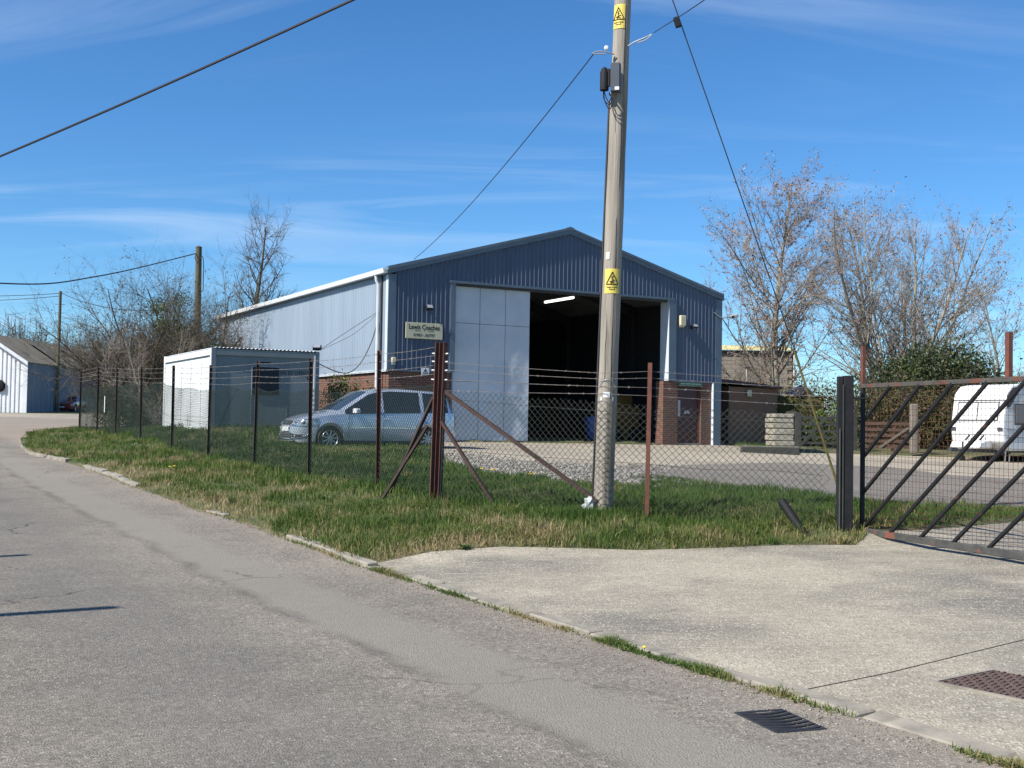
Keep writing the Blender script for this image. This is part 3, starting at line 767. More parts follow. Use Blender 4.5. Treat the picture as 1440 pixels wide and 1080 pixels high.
W, LEN, HE, HR, HC = 12.67, 20.2, 5.30, 7.03, 2.2
def rake(x): return HE + (HR - HE) * (1 - abs(x - W / 2) / (W / 2))
wh = thing('warehouse', 'large blue metal-clad warehouse with low gable and open sliding doorway', 'warehouse', BO, TH)
mb = MB()
clad(mb, .18, W - .18, .158, .046, lambda x: 5.06 if 2.02 < x < 10.56 else HC, lambda x: rake(x) - .12, lambda s, o, z: (s, -o, z), rib=.022, flank=.044, breaks=(2.02, 10.56))
mb.build('front_cladding', M['clad_front'], wh)
mb = MB()
clad(mb, .0, LEN, .150, .03, lambda s: HC, lambda s: HE - .06, lambda s, o, z: (-o, s, z), rib=.05, flank=.022)
mb.build('side_cladding', M['clad_side'], wh)
mb = MB()
mb.add([(W, 0, HC - 2.4), (W, LEN, HC - 2.4), (W, LEN, HE), (W, 0, HE)], [(0, 1, 2, 3)])
mb.build('side_cladding', M['clad_front'], wh)
mb = MB(); mb.prism([(0, -.4), (W, -.4), (W, HE), (W / 2, HR), (0, HE)], lambda u, v, w: (u, w, v), LEN - .02, LEN + .04)
mb.build('rear_wall', M['clad_front'], wh)
# roof sheets with ribs running down the slope
sl = (HR - HE) / (W / 2)
for sg in (0, 1):
    mb = MB(); s = -.12; pts = []
    while s < LEN + .1:
        pts += [(s, 0), (s + .12, 0), (s + .14, .035), (s + .19, .035)]; s += .21
    for p, q in zip(pts[:-1], pts[1:]):
        x0, x1 = (-.22, W / 2) if sg == 0 else (W + .06, W / 2)
        z0 = HE - .06 + (sl * -.22 if sg == 0 else -sl * .06); z1 = HR
        mb.add([(x0, p[0], z0 + p[1] + .03), (x0, q[0], z0 + q[1] + .03), (x1, q[0], z1 + q[1] + .03), (x1, p[0], z1 + p[1] + .03)], [(0, 1, 2, 3)])
    mb.build('roof_slope', M['roof_sheet'], wh)
# barge flashings along the rake, with a ridge cap piece
for sg in (-1, 1):
    xe, ze = (-.10, HE - .02) if sg < 0 else (W + .08, HE - .02)
    mb = MB()
    poly = [(xe, ze - .16), (W / 2, HR - .12), (W / 2, HR + .10), (xe, ze + .07)]
    mb.prism(poly, lambda u, v, w: (u, w, v), -.085, .10)
    mb.build('barge_flashing', M['trim'], wh)
MB().prism([(W / 2 - .16, HR - .02), (W / 2 + .16, HR - .02), (W / 2 + .16, HR + .075), (W / 2, HR + .125), (W / 2 - .16, HR + .075)], lambda u, v, w: (u, w, v), -.095, .12).build('ridge_cap', M['trim'], wh)
# corner flashings and drip flashing at the foot of the sheeting
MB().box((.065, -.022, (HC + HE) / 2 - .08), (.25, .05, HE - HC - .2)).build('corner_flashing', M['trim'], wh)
MB().box((-.035, .085, (HC + HE) / 2 - .03), (.02, .26, HE - HC - .1)).build('corner_flashing', M['trim_pale'], wh)  # pale strip puts the sunlight on the corner cladding into colour
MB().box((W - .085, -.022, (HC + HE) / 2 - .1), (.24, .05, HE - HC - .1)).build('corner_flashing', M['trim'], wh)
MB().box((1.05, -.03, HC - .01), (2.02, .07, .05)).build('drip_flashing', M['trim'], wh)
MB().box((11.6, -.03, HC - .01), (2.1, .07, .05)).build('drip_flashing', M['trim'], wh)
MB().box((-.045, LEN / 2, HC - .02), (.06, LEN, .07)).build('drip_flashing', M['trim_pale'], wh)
# door surround
MB().box((6.29, -.04, 5.03), (8.62, .10, .08)).build('door_header', M['trim'], wh)
MB().box((6.29, .12, 4.98), (8.40, .16, .12)).build('door_track', M['steel'], wh)
MB().box((2.11, -.03, (HC + 5.0) / 2), (.17, .09, 5.0 - HC)).build('door_jamb', M['trim'], wh)
MB().box((2.15, .26, 2.5), (.06, .44, 5.0)).build('door_jamb', M['trim'], wh)
mb = MB(); mb.box((10.53, .02, 3.6), (.30, .17, 2.80)); mb.box((10.425, .27, 3.6), (.09, .34, 2.80)); mb.build('door_jamb', M['trim_pale'], wh)  # blue-grey jamb; sunlight on its reveal is put into the pale colour
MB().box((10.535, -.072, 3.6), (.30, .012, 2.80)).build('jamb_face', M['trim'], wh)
# sliding leaf: nine sheets
leaf_x = [2.20, 3.15, 4.07, 4.97]; leaf_z = [.06, 1.93, 3.77, 4.97]
dl = MB().box((3.585, .205, 2.51), (2.80, .03, 4.9)).build('sliding_door', M['steel'], wh)
for i in range(3):
    for j in range(3):
        x0, x1, z0, z1 = leaf_x[i], leaf_x[i + 1], leaf_z[j], leaf_z[j + 1]
        g = .007; N = 7; m2 = MB(); vs = []; fs = []
        rr = random.Random(i * 7 + j)
        ph = [rr.uniform(0, 6) for _ in range(4)]
        for a in range(N + 1):
            for b_ in range(N + 1):
                u, v = a / N, b_ / N
                e = min(u, 1 - u, v, 1 - v)
                dent = (.05 if j < 2 else .02) * min(1, e * 5) * (math.sin(5 * u + ph[0]) * math.sin(4 * v + ph[1]) + .6 * math.sin(9 * v + 7 * u + ph[2]))
                vs.append((x0 + g + (x1 - x0 - 2 * g) * u, .138 - .42 * dent, z0 + g + (z1 - z0 - 2 * g) * v))
        for a in range(N):
            for b_ in range(N):
                k = a * (N + 1) + b_; fs.append((k, k + N + 1, k + N + 2, k + 1))
        m2.add(vs, fs).build('door_sheet', M['door_panel'], dl, smooth=True)
# brickwork
MB().box((1.05, .135, .85), (2.06, .23, 2.65)).build('brick_base', M['brick'], wh)
MB().box((.117, LEN / 2 + .13, .85), (.22, LEN - .24, 2.65)).build('brick_base', M['brick'], wh)
MB().box((10.50, .19, .85), (.61, .44, 2.65)).build('brick_pier', M['brick'], wh)
MB().box((12.05, .10, .85), (.46, .26, 2.65)).build('brick_pier', M['brick'], wh)
MB().box((11.31, .16, 2.10), (1.02, .14, .17)).build('door_lintel', M['brick_dark'], wh)
MB().box((12.46, -.005, .9), (.33, .26, 2.58)).build('steel_column', M['trim'], wh, bevel=.006)
MB().box((12.285, -.06, .9), (.025, .16, 2.5)).build('column_edge', M['trim_pale'], wh)
# side door
pd = MB().box((11.30, .12, 1.02), (.90, .05, 1.96)).build('door', M['door_maroon'], wh)
MB().box((10.95, .085, 1.25), (.10, .02, .58)).build('push_plate', M['galv'], pd)
m2 = MB(); m2.box((11.28, .075, 1.10), (.26, .03, .05)); m2.box((11.28, .08, 1.15), (.18, .03, .06)); m2.build('letter_box', M['galv'], pd)
for x in (10.83, 11.79): MB().box((x, .09, 1.02), (.05, .09, 2.0)).build('door_frame', M['rust_red'] if x > 11 else M['door_maroon'], wh)
MB().box((11.31, .06, .02), (1.0, .12, .05)).build('threshold', M['kerb'], wh)
# inside
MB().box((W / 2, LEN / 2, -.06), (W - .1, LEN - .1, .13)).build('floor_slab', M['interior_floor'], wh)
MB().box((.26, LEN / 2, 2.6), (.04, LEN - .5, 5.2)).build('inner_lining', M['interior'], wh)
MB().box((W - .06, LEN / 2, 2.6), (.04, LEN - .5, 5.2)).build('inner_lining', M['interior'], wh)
for yy in (5.2, 10.1, 15):
    for x in (.45, W - .3):
        MB().box((x, yy, 2.6), (.2, .3, 5.2)).build('portal_column', M['steel'], wh)
    for (xa, xb) in ((.45, W / 2), (W / 2, W - .3)):
        MB().bar((xa, yy, rake(xa) - .3), (xb, yy, rake(xb) - .3), .15, .3).build('portal_rafter', M['steel'], wh)
MB().bar((W - .2, 5.3, 2.7), (W - .2, 10, 2.7), .06, .16).build('side_rail', M['steel'], wh)
MB().bar((W - .22, 5.3, 4.6), (W - .22, 10, 1.6), .06, .1).build('cross_brace', M['steel'], wh)
# gutter and downpipes
mb = MB(); 
mb.prism([(-.24, HE - .16), (-.10, HE - .16), (-.09, HE - .02), (-.27, HE - .02)], lambda u, v, w: (u, w, v), -.06, LEN + .05)
mb.build('gutter', M['white_plastic'], wh)
MB().box((-.06, LEN / 2, HE - .10), (.06, LEN - .04, .20)).build('eaves_fascia', M['trim'], wh)
mb = MB(); mb.path([(-.18, .72, HE - .16), (-.16, .72, HE - .32), (-.095, .72, HE - .45), (-.095, .72, .1)], .052, 8)
mb.build('downpipe', M['white_plastic'], wh, smooth=True)
MB().path([(-.08, .45, HE - .14), (-.075, .45, 3.5), (-.075, .45, .2)], .032, 6).build('conduit', M['black'], wh, smooth=True)
# lit tube inside the doorway
lt = thing('tube_light', 'lit white fluorescent tube hanging inside the dark warehouse doorway', 'light', tuple(bw(7.93, 3.3, 5.12)), TH + R(90))
MB().tube((-1.0, 0, 0), (1.0, 0, 0), .045, n=8).build('tube', M['lit_tube'], lt)
MB().box((0, 0, .065), (2.06, .08, .05)).build('batten', M['white_plastic'], lt)
for x in (-.6, .6): MB().tube((x, 0, .08), (x, 0, 1.35), .006, n=4).build('hanger', M['steel'], lt)

def on_building(name, label, cat, x, y, z, group=None):
    return thing(name, label, cat, tuple(bw(x, y, z)), TH, group)

# company sign
sg = on_building('company_sign', 'cream painted company sign board fixed to blue warehouse cladding', 'sign', 1.13, -.075, 3.43)
MB().box((0, 0, 0), (1.24, .03, .49)).build('board', M['sign_cream'], sg, bevel=.006)
for x in (-.5, .5): MB().box((x, .03, 0), (.05, .035, .4)).build('batten', M['timber_dark'], sg)
RX = Matrix.Rotation(R(90), 4, 'X')
def lettering(parent, body, size, x, z, mat, y=-.017, offset=0.0, shear=0.0, spacing=1.0, width=None):
    me = text_mesh(body, size, 'lettering', .001, offset, shear, spacing)
    if width:
        xs = [v.co.x for v in me.vertices]; k = width / (max(xs) - min(xs)); c = (max(xs) + min(xs)) / 2
        for v in me.vertices: v.co.x = (v.co.x - c) * k
    o = link_mesh('lettering', me, mat, parent)
    o.location = (x, y, z); o.rotation_euler = (R(90), 0, 0)
    return o
lettering(sg, 'Lewis Coaches', .205, 0.0, .105, M['ink'], offset=.005, width=1.04)
lettering(sg, '01963 - 363797', .125, 0.0, -.135, M['ink'], offset=.002, shear=.3, width=.72)
for x in (-.21, .21): MB().box((x, -.017, 0), (.2, .003, .008)).build('ornament_rule', M['ink'], sg)
for x in (-.28, 0, .28): MB().box((x, -.0175, 0), (.035, .003, .024), Matrix.Rotation(R(45), 3, 'Y')).build('ornament_dot', M['ink'], sg)
# small warning plate
sp = on_building('warning_plate', 'small white warning plate with black triangle at the foot of blue cladding', 'sign', 1.19, -.085, 2.19)
MB().box((0, 0, 0), (.25, .012, .22)).build('plate', M['white_plastic'], sp)
m2 = MB()
for a, b_ in (((-.08, -.075), (0, .075)), ((0, .075), (.08, -.075)), ((.08, -.075), (-.08, -.075))): m2.bar((a[0], -.009, a[1]), (b_[0], -.009, b_[1]), .004, .018)
m2.build('triangle', M['ink'], sp)
MB().prism([(-.02, .03), (.02, .03), (.008, -.05), (-.008, -.05)], lambda u, v, w: (u, w, v), -.010, -.007).build('symbol', M['ink'], sp)
# green notice above the side door
gs = on_building('door_sign', 'narrow dark green notice board above the maroon side door', 'sign', 11.34, -.045, 2.10)
MB().box((0, 0, 0), (1.04, .03, .13)).build('board', M['green_sign'], gs)
MB().box((0, -.017, -.055), (1.02, .005, .012)).build('edge_line', M['green_ink'], gs)
for x, w in ((-.33, .2), (-.10, .2), (.12, .18), (.34, .22)):
    MB().box((x, -.0165, .01), (w, .003, .035)).build('faded_word', M['green_ink'], gs)

def floodlight(name, label, p, rz, tilt=-35, arm=.25, s=1.0, cat='floodlight', group=None):
    t = thing(name, label, cat, p, rz, group)
    rot = Matrix.Rotation(R(tilt), 3, 'X')
    MB().box((0, -arm, 0), (.24 * s, .10 * s, .17 * s), rot).build('housing', M['black'], t, bevel=.015 * s)
    MB().box(Vector((0, -arm, 0)) + rot @ Vector((0, -.053 * s, 0)), (.20 * s, .008, .13 * s), rot).build('lens', M['lens_grey'], t)
    m2 = MB(); m2.bar((0, 0, -.03), (0, -arm + .04, -.03), .03); m2.box((0, -.008, -.03), (.09, .016, .12)); m2.build('bracket', M['black'], t)
    return t
floodlight('floodlight', 'small dark floodlight above the cream sign on the gable', tuple(bw(1.24, -.04, 4.16)), TH, arm=.16, s=.9)
floodlight('floodlight', 'small dark floodlight beside the cream alarm box', tuple(bw(11.35, -.04, 4.12)), TH, arm=.22, s=.8)
al = on_building('alarm_box', 'cream alarm box high on blue cladding by doorway', 'alarm box', 10.93, -.10, 4.30)
MB().box((0, 0, 0), (.24, .12, .36)).build('cover', M['cream_plastic'], al, bevel=.02)
MB().box((0, .045, -.20), (.2, .05, .05)).build('base', M['cream_plastic'], al)
al = on_building('alarm_box', 'small cream box low on the warehouse corner flashing beside the car', 'alarm box', .13, -.09, 2.46)
MB().box((0, 0, .04), (.13, .09, .15)).build('cover', M['cream_plastic'], al, bevel=.012)
MB().box((0, 0, -.075), (.12, .08, .08)).build('sensor', M['lens_grey'], al, bevel=.01)
sc_ = on_building('security_camera', 'grey security camera on an arm projecting from the warehouse corner', 'camera', 12.62, -.02, 4.50)
m2 = MB(); m2.path([(-.28, -.03, .17), (-.05, -.06, .02), (.08, -.06, .0), (.42, -.08, .04)], .022, 6); m2.build('arm', M['galv'], sc_, smooth=True)
MB().lathe([(.03, -.16), (.075, -.15), (.085, .06), (.10, .08), (.10, .12)], n=10).mesh('x')
m2 = MB(); m2.box((.56, -.10, .09), (.30, .13, .13), Matrix.Rotation(R(-18), 3, 'Y') @ Matrix.Rotation(R(-30), 3, 'Z')); m2.build('housing', M['galv'], sc_, bevel=.03)
MB().lathe([(.05, -.01), (.05, .012)], (.44, -.19, .05), 'y', 10).build('lens', M['ink'], sc_)

# things standing in the doorway, dim in the shade
mach = thing('ochre_machine', 'ochre yellow machine standing dim inside the doorway', 'machine', tuple(bw(10.6, 3.4, 0)), TH)
MB().box((0, 0, .75), (1.3, 1.0, 1.2)).build('body', M['machine_yellow'], mach, bevel=.05)
MB().box((0, 0, 1.52), (.9, .8, .45)).build('hood', M['machine_yellow'], mach, bevel=.08)
for x in (-.45, .45): MB().lathe([(.26, -.1), (.3, -.08), (.3, .08), (.26, .1)], (x, -.45, .3), 'y', 14).build('wheel', M['tyre'], mach)
bb_ = thing('blue_barrel_cart', 'blue tilted barrel beside silver parts inside the doorway', 'barrel', tuple(bw(8.65, 2.0, 0)), TH)
rot = Matrix.Rotation(R(8), 3, 'Y')
m2 = MB(); m2.lathe([(.20, 0), (.24, .05), (.25, .35), (.24, .72), (.18, .78)], (0, 0, .14), 'z', 16); 
o = m2.build('barrel', M['machine_blue'], bb_, smooth=True); o.rotation_euler = (0, R(-8), 0)
MB().box((0, 0, .07), (.6, .5, .08)).build('base', M['steel'], bb_)
for k in range(3): MB().lathe([(.05, -.02), (.05, .02)], (.42 + .05 * k, -.1, .42 - .11 * k), 'y', 8).build('fitting', M['chrome'], bb_)

# cables from cabin to the building
cb = thing('hanging_cable', 'black cable drooping from the sales cabin to the warehouse downpipe', 'cable', (0, 0, 0))
pts = [Vector((-5.87, 35.6, 3.33)), Vector((-5.6, 35.75, 3.20)), Vector((-5.25, 35.95, 3.08)), Vector((-4.95, 36.05, 3.13)), Vector((-4.65, 36.15, 3.45)), Vector((-4.36, 36.25, 4.1)), Vector((-4.2, 36.3, 4.72))]
def smooth_pts(pts, n=6):
    out = []
    for i in range(len(pts) - 1):
        p0, p1, p2, p3 = pts[max(i - 1, 0)], pts[i], pts[i + 1], pts[min(i + 2, len(pts) - 1)]
        for k in range(n):
            t = k / n
            out.append(.5 * ((2 * p1) + (p2 - p0) * t + (2 * p0 - 5 * p1 + 4 * p2 - p3) * t * t + (3 * p1 - p0 - 3 * p2 + p3) * t ** 3))
    return out + [pts[-1]]
MB().path(smooth_pts(pts), .016, 5).build('cable_run', M['cable'], cb)
MB().path(smooth_pts([Vector((-5.86, 35.62, 3.75)), Vector((-5.1, 36.0, 4.35)), Vector((-4.18, 36.32, 5.02))]), .008, 4).build('cable_run', M['cable'], cb)
MB().path(smooth_pts([Vector((-5.86, 35.62, 3.74)), Vector((-4.9, 36.0, 4.28)), Vector((-4.18, 36.32, 4.98))]), .006, 4).build('cable_run', M['cable'], cb)

# ------------------------------------------------------------------ sales cabin
CX, CY, CZ = -8.75, 34.1, 1.22
cn = thing('sales_cabin', 'white portable sales office cabin beside the warehouse', 'cabin', (CX, CY, CZ), TH)
CW, CL, CH = 3.26, 6.4, 2.44
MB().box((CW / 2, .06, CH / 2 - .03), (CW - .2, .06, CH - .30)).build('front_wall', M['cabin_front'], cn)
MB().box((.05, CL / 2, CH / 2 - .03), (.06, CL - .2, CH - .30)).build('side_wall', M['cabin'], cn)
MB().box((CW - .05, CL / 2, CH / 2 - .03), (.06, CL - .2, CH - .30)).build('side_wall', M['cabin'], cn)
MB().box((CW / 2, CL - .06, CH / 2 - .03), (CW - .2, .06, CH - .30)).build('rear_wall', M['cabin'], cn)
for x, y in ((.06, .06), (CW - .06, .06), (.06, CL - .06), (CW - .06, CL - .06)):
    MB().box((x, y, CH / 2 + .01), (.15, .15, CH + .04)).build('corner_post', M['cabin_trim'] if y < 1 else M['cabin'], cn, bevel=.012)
MB().box((-.014, .06, CH / 2), (.006, .13, CH)).build('corner_face', M['cabin'], cn)  # sunlit side of the front post put on as a white plate
MB().box((-.014, CL - .06, CH / 2), (.006, .06, CH)).build('corner_face', M['cabin'], cn)
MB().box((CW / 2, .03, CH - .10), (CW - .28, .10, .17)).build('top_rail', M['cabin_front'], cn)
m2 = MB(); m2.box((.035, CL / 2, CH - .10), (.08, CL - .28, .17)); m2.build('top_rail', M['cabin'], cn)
MB().box((-.004, CL / 2, CH - .21), (.012, CL - .3, .022)).build('rail_shadow_strip', M['steel'], cn)  # solid dark strip painted in for the shade under the rail
MB().box((CW / 2, .045, .07), (CW - .28, .12, .14)).build('bottom_rail', M['cabin_trim'], cn)
MB().box((.045, CL / 2, .07), (.1, CL - .28, .14)).build('bottom_rail', M['cabin'], cn)
m2 = MB(); n_ = 26
for k in range(n_):
    x0 = .08 + (CW - .16) * k / n_; x1 = .08 + (CW - .16) * (k + .55) / n_; x2 = .08 + (CW - .16) * (k + 1) / n_
    m2.add([(x0, -.03, CH + .02), (x1, -.03, CH + .055), (x2, -.03, CH + .02), (x0, CL, CH + .02), (x1, CL, CH + .055), (x2, CL, CH + .02)], [(0, 1, 4, 3), (1, 2, 5, 4)])
m2.box((CW / 2, CL / 2, CH - .005), (CW - .2, CL - .2, .02))
m2.build('roof', M['white_plastic'], cn)
for k in range(1, 3): MB().box((CW * k / 3 + .12, .026, CH / 2 - .1), (.012, .008, CH - .5)).build('panel_joint', M['cabin_trim'], cn)
for k in range(1, 5): MB().box((.016, CL * k / 5, CH / 2 - .1), (.008, .012, CH - .5)).build('panel_joint', M['cabin_trim'], cn)
wx0, wx1, wz0, wz1 = 1.22, 2.03, 1.12, 1.95
fr = MB().box(((wx0 + wx1) / 2, .022, (wz0 + wz1) / 2), (wx1 - wx0 + .05, .03, wz1 - wz0 + .05)).build('window', M['cabin_trim'], cn, bevel=.01)
MB().box(((wx0 + wx1) / 2, .004, (wz0 + wz1) / 2), (wx1 - wx0, .02, wz1 - wz0)).build('pane', M['window_glass'], fr, bevel=.045)
MB().box((1.62, .02, 2.08), (.30, .03, .035)).build('vent', M['black'], cn)
lettering(cn, 'SALES OFFICE', .17, 2.53, 1.80, M['ink'], y=.024, offset=.002, width=.95)
o = link_mesh('lettering', text_mesh('US', .78, 'lettering', .0006, .012), M['ghost_ink'], cn); o.location = (.016, 2.7, 1.62); o.rotation_euler = (R(90), 0, R(-90))
MB().bar((2.9, .02, 1.68), (2.97, .02, 1.60), .008, .03).build('door_latch', M['black'], cn)
MB().box((CW - .14, -.012, 1.2), (.05, .03, 2.3)).build('cable_duct', M['white_plastic'], cn)
MB().box((CW / 2, .3, -.12), (CW - .1, .5, .26)).build('support_beam', M['steel'], cn)
MB().box((CW / 2, CL - .4, -.12), (CW - .1, .5, .26)).build('support_beam', M['steel'], cn)
floodlight('floodlight', 'small floodlight on the top corner of the sales cabin', (CX + BA.x * 3.18 + .02, CY + BA.y * 3.18, CZ + CH + .16), TH + R(-30), arm=.05, s=1.05, tilt=-50)

# ------------------------------------------------------------------ fences
FC = np.array([-1.11, 17.55]); FD = np.array([-0.48785, 0.87293])
TS = [0.0, 2.29, 5.66, 9.20, 13.04, 16.84, 20.91, 24.85, 28.30, 32.14]
def fpt(t, off=0.0): return FC + FD * t + np.array([FD[1], -FD[0]]) * off
GP = np.array([4.38, 15.5])                       # black gate post
fence_side = thing('chain_link_fence', 'long chain-link fence with barbed wire running back along the road verge', 'fence', (0, 0, 0))
fence_front = thing('chain_link_fence', 'short chain-link fence section between corner post and gate post', 'fence', (0, 0, 0))

def angle_post(name, p, h, parent, w=.05, lean=(0, 0), mat=None, rz=0.0, below=.2, studs=True):
    """L-section steel post"""
    z = gz(*p); t = .008; mb = MB()
    for (c, d) in (((0, 0, 0), (w, t)), ((-w / 2 + t / 2, w / 2 + t / 2, 0), (t, w))):
        mb.add([(c[0] + sx * d[0] / 2 + lean[0] * q, c[1] + sy * d[1] / 2 + lean[1] * q, q) for q in (-below, h) for sy in (-1, 1) for sx in (-1, 1)],
               [(0, 2, 3, 1), (4, 5, 7, 6), (0, 1, 5, 4), (2, 6, 7, 3), (0, 4, 6, 2), (1, 3, 7, 5)])
    o = mb.build(name, mat or M['rust_dark'], parent); o.location = (p[0], p[1], z); o.rotation_euler = (0, 0, rz)
    return o
post_top = []
rzs = math.atan2(FD[1], FD[0])
for i, t in enumerate(TS):
    p = fpt(t); h = [2.42, 2.30, 2.30, 2.30, 2.34, 2.32, 2.34, 2.38, 2.40, 2.36][i]
    post_top.append((p, gz(*p) + h))
    if i == 0: continue
    ln = (random.uniform(-.012, .012), random.uniform(-.015, .015))
    angle_post('post', p, h, fence_side, w=.054, lean=ln, rz=rzs + R(140), mat=M['rust_dark'] if i > 1 else M['rust'])
# heavy rolled-steel corner post: H section
pz = gz(*FC)
cpst = thing('corner_post', 'tall rusty brown steel post at the fence corner', 'post', (FC[0], FC[1], pz), R(-24))
cpst.rotation_euler = (R(0), R(1.2), R(-24))
mb = MB()
mb.box((0, 0, 1.11), (.010, .125, 2.62)); mb.box((.068, 0, 1.11), (.014, .13, 2.62)); mb.box((-.068, 0, 1.11), (.014, .13, 2.62))
mb.build('steel_section', M['rust'], cpst, bevel=.003)
for s in (-1, 1):
    MB().box((s * .086, -.03, .78), (.010, .010, 1.75)).build('mesh_tie_bar', M['barb'], cpst)
    for z in (1.86, 2.00, 2.13, 2.25):
        MB().tube((s * .074, -.02, z), (s * .135, -.03, z + .003), .013, .010, 6).build('insulator', M['white_plastic'], cpst)
# braces
def brace(p0, p1, parent, w=.05, mat=None):
    return MB().bar(p0, p1, w, w * .9).build('brace', mat or M['rust'], parent)
brace((-.98, 17.45, 2.06), (1.20, 16.02, .56), fence_front, .055, M['rust_mid'])
brace((-1.04, 17.48, 1.62), (-.18, 16.98, .36), fence_front, .05, M['rust_mid'])
q1 = fpt(1.55, -.1); q0 = fpt(.1, -.02)
brace((q0[0], q0[1], 1.98), (q1[0], q1[1], .42), fence_side, .045, M['rust_dark'])
q1 = fpt(.95, -.45); q0 = fpt(.12, -.1)
brace((q0[0], q0[1], 1.55), (q1[0], q1[1], .42), fence_side, .04, M['rust_dark'])
# rust brown post and pole side post of the front run
FP = np.array([1.235, 15.90])                     # the run bends at the utility pole
FL1 = float(np.linalg.norm(FP - FC)); FL2 = float(np.linalg.norm(GP - FP)); FL = FL1 + FL2
FU1, FU2 = (FP - FC) / FL1, (GP - FP) / FL2
def frs(q): return FC + FU1 * q if q < FL1 else FP + FU2 * (q - FL1)
def frp(u): return frs(u * FL)
pp = np.array([1.835, 15.78]); angle_post('post', pp, 2.08, fence_front, w=.058, mat=M['rust'], rz=R(-20), lean=(.01, 0))
def chain_link(name, parent, base, length, h_of, pitch, r, mat, seg=.22, wob=.02, line_wires=(1.0, .5, .03), seed=3):
    """diamond mesh: two families of slanted wires on a vertical, slightly wavy surface; base(s)->(x,y,z,nx,ny)"""
    rg = np.random.default_rng(seed)
    P0, P1 = [], []
    ph = rg.uniform(0, 6, 4)
    S = np.arange(0, length + .2, .2)
    bx = np.array([base(s) for s in S]); hh = np.array([h_of(s) for s in S])
    def pos(s, t):
        b = np.stack([np.interp(s, S, bx[:, k]) for k in range(5)], -1)
        w = wob * np.sin(s * 1.7 + ph[0]) * np.sin(t * 2.3 + ph[1]) + .4 * wob * np.sin(s * 4.1 + t * 3 + ph[2])
        return np.stack([b[:, 0] + b[:, 3] * w, b[:, 1] + b[:, 4] * w, b[:, 2] + t], -1)
    hm = hh.max()
    for sgn in (1, -1):
        k0 = -hm if sgn > 0 else 0
        for s0 in np.arange(k0, length + (hm if sgn < 0 else 0), pitch):
            t = np.arange(0, hm + seg, seg); s = s0 + sgn * t
            ok = (s >= 0) & (s <= length)
            if ok.sum() < 2: continue
            t, s = t[ok], s[ok]
            top = np.interp(s, S, hh) + rg.uniform(.0, .035)
            over = np.nonzero(t > top)[0]
            if len(over):
                j = over[0]
                if j == 0: continue
                u = (top[j - 1] - t[j - 1]) / max(1e-6, (t[j] - t[j - 1]) - (top[j] - top[j - 1])); u = min(max(u, .02), 1)
                s = np.r_[s[:j], s[j - 1] + (s[j] - s[j - 1]) * u]; t = np.r_[t[:j], t[j - 1] + (t[j] - t[j - 1]) * u]
            p = pos(s, t)
            if len(p) < 2: continue
            P0.append(p[:-1]); P1.append(p[1:])
    # twisted selvedge and straining wires
    for f in line_wires:
        p = pos(S[S <= length], np.interp(S[S <= length], S, hh) * f)
        P0.append(p[:-1]); P1.append(p[1:])
    P0, P1 = np.concatenate(P0), np.concatenate(P1)
    V, F = tubes_np(P0, P1, np.full(len(P0), r), np.full(len(P0), r), 3)
    o = link_mesh(name, np_mesh(name, V, F), mat, parent); tag(o, kind='stuff')
    return o
def side_base(s):
    p = fpt(s, .03); return (p[0], p[1], float(gzs(s)), FD[1], -FD[0])
_ss = np.arange(0, 33, .4); _gzv = ground_z([fpt(s) for s in _ss])
def gzs(s): return np.interp(s, _ss, _gzv)
def side_top(s):
    k = np.interp(s, TS, [1.78, 1.69, 1.69, 1.70, 1.70, 1.70, 1.70, 1.68, 1.66, 1.64])
    i = min(range(len(TS)), key=lambda j: abs(TS[j] - s))
    return k - .06 * math.sin(math.pi * min(1, abs(TS[i] - s) / 1.8)) ** 2
chain_link('wire_mesh', fence_side, side_base, TS[-1], side_top, .092, .0037, M['wire_green'])
_fu = np.arange(0, FL + .01, .2); _fz = ground_z([frs(q) for q in _fu])
def front_base(s):
    p = frs(s); fu = FU1 if s < FL1 else FU2; return (p[0], p[1], float(np.interp(s, _fu, _fz)), -fu[1], fu[0])
def front_top(s):
    zt = np.interp(s, [0, .28, 1.6, FL1, FL1 + .6, FL1 + 1.7, FL - .2, FL], [2.08, 2.07, 1.97, 1.90, 1.86, 1.82, 1.74, 1.72])
    return zt - float(np.interp(s, _fu, _fz))
chain_link('wire_mesh', fence_front, front_base, FL - .1, front_top, .096, .0034, M['wire'], line_wires=(.93, .48, .03), seed=5)

def barbed(parent, pts, sag=.03, seed=1, r=.0035):
    rr = random.Random(seed); mb = MB(); P0, P1, RR = [], [], []
    for a, b in zip(pts[:-1], pts[1:]):
        a, b = np.array(a), np.array(b); L = np.linalg.norm(b - a); n = max(2, int(L / .4)); sg_ = sag * rr.uniform(.3, 1.4)
        prev = a
        for k in range(1, n + 1):
            u = k / n; p = a + (b - a) * u; p = p + np.array([0, 0, -sg_ * 4 * u * (1 - u) * L / 3.5])
            P0.append(prev); P1.append(p); RR.append(r); prev = p
        for k in range(int(L / .16)):
            u = (k + rr.random()) / (L / .16); u = min(u, 1); p = a + (b - a) * u + np.array([0, 0, -sg_ * 4 * u * (1 - u) * L / 3.5])
            for q in range(2):
                d = np.array([rr.uniform(-1, 1) for _ in range(3)]); d *= .016 / np.linalg.norm(d)
                P0.append(p - d); P1.append(p + d); RR.append(r * .9)
    V, F = tubes_np(np.array(P0), np.array(P1), np.array(RR), np.array(RR), 3)
    return link_mesh('barbed_wire', np_mesh('barbed_wire', V, F), M['barb'], parent)
for k, dz in enumerate((.06, .19, .33, .47)):
    barbed(fence_side, [(p[0], p[1], z - dz * (1 if i else 1.0)) for i, (p, z) in enumerate(post_top)], .025, k)
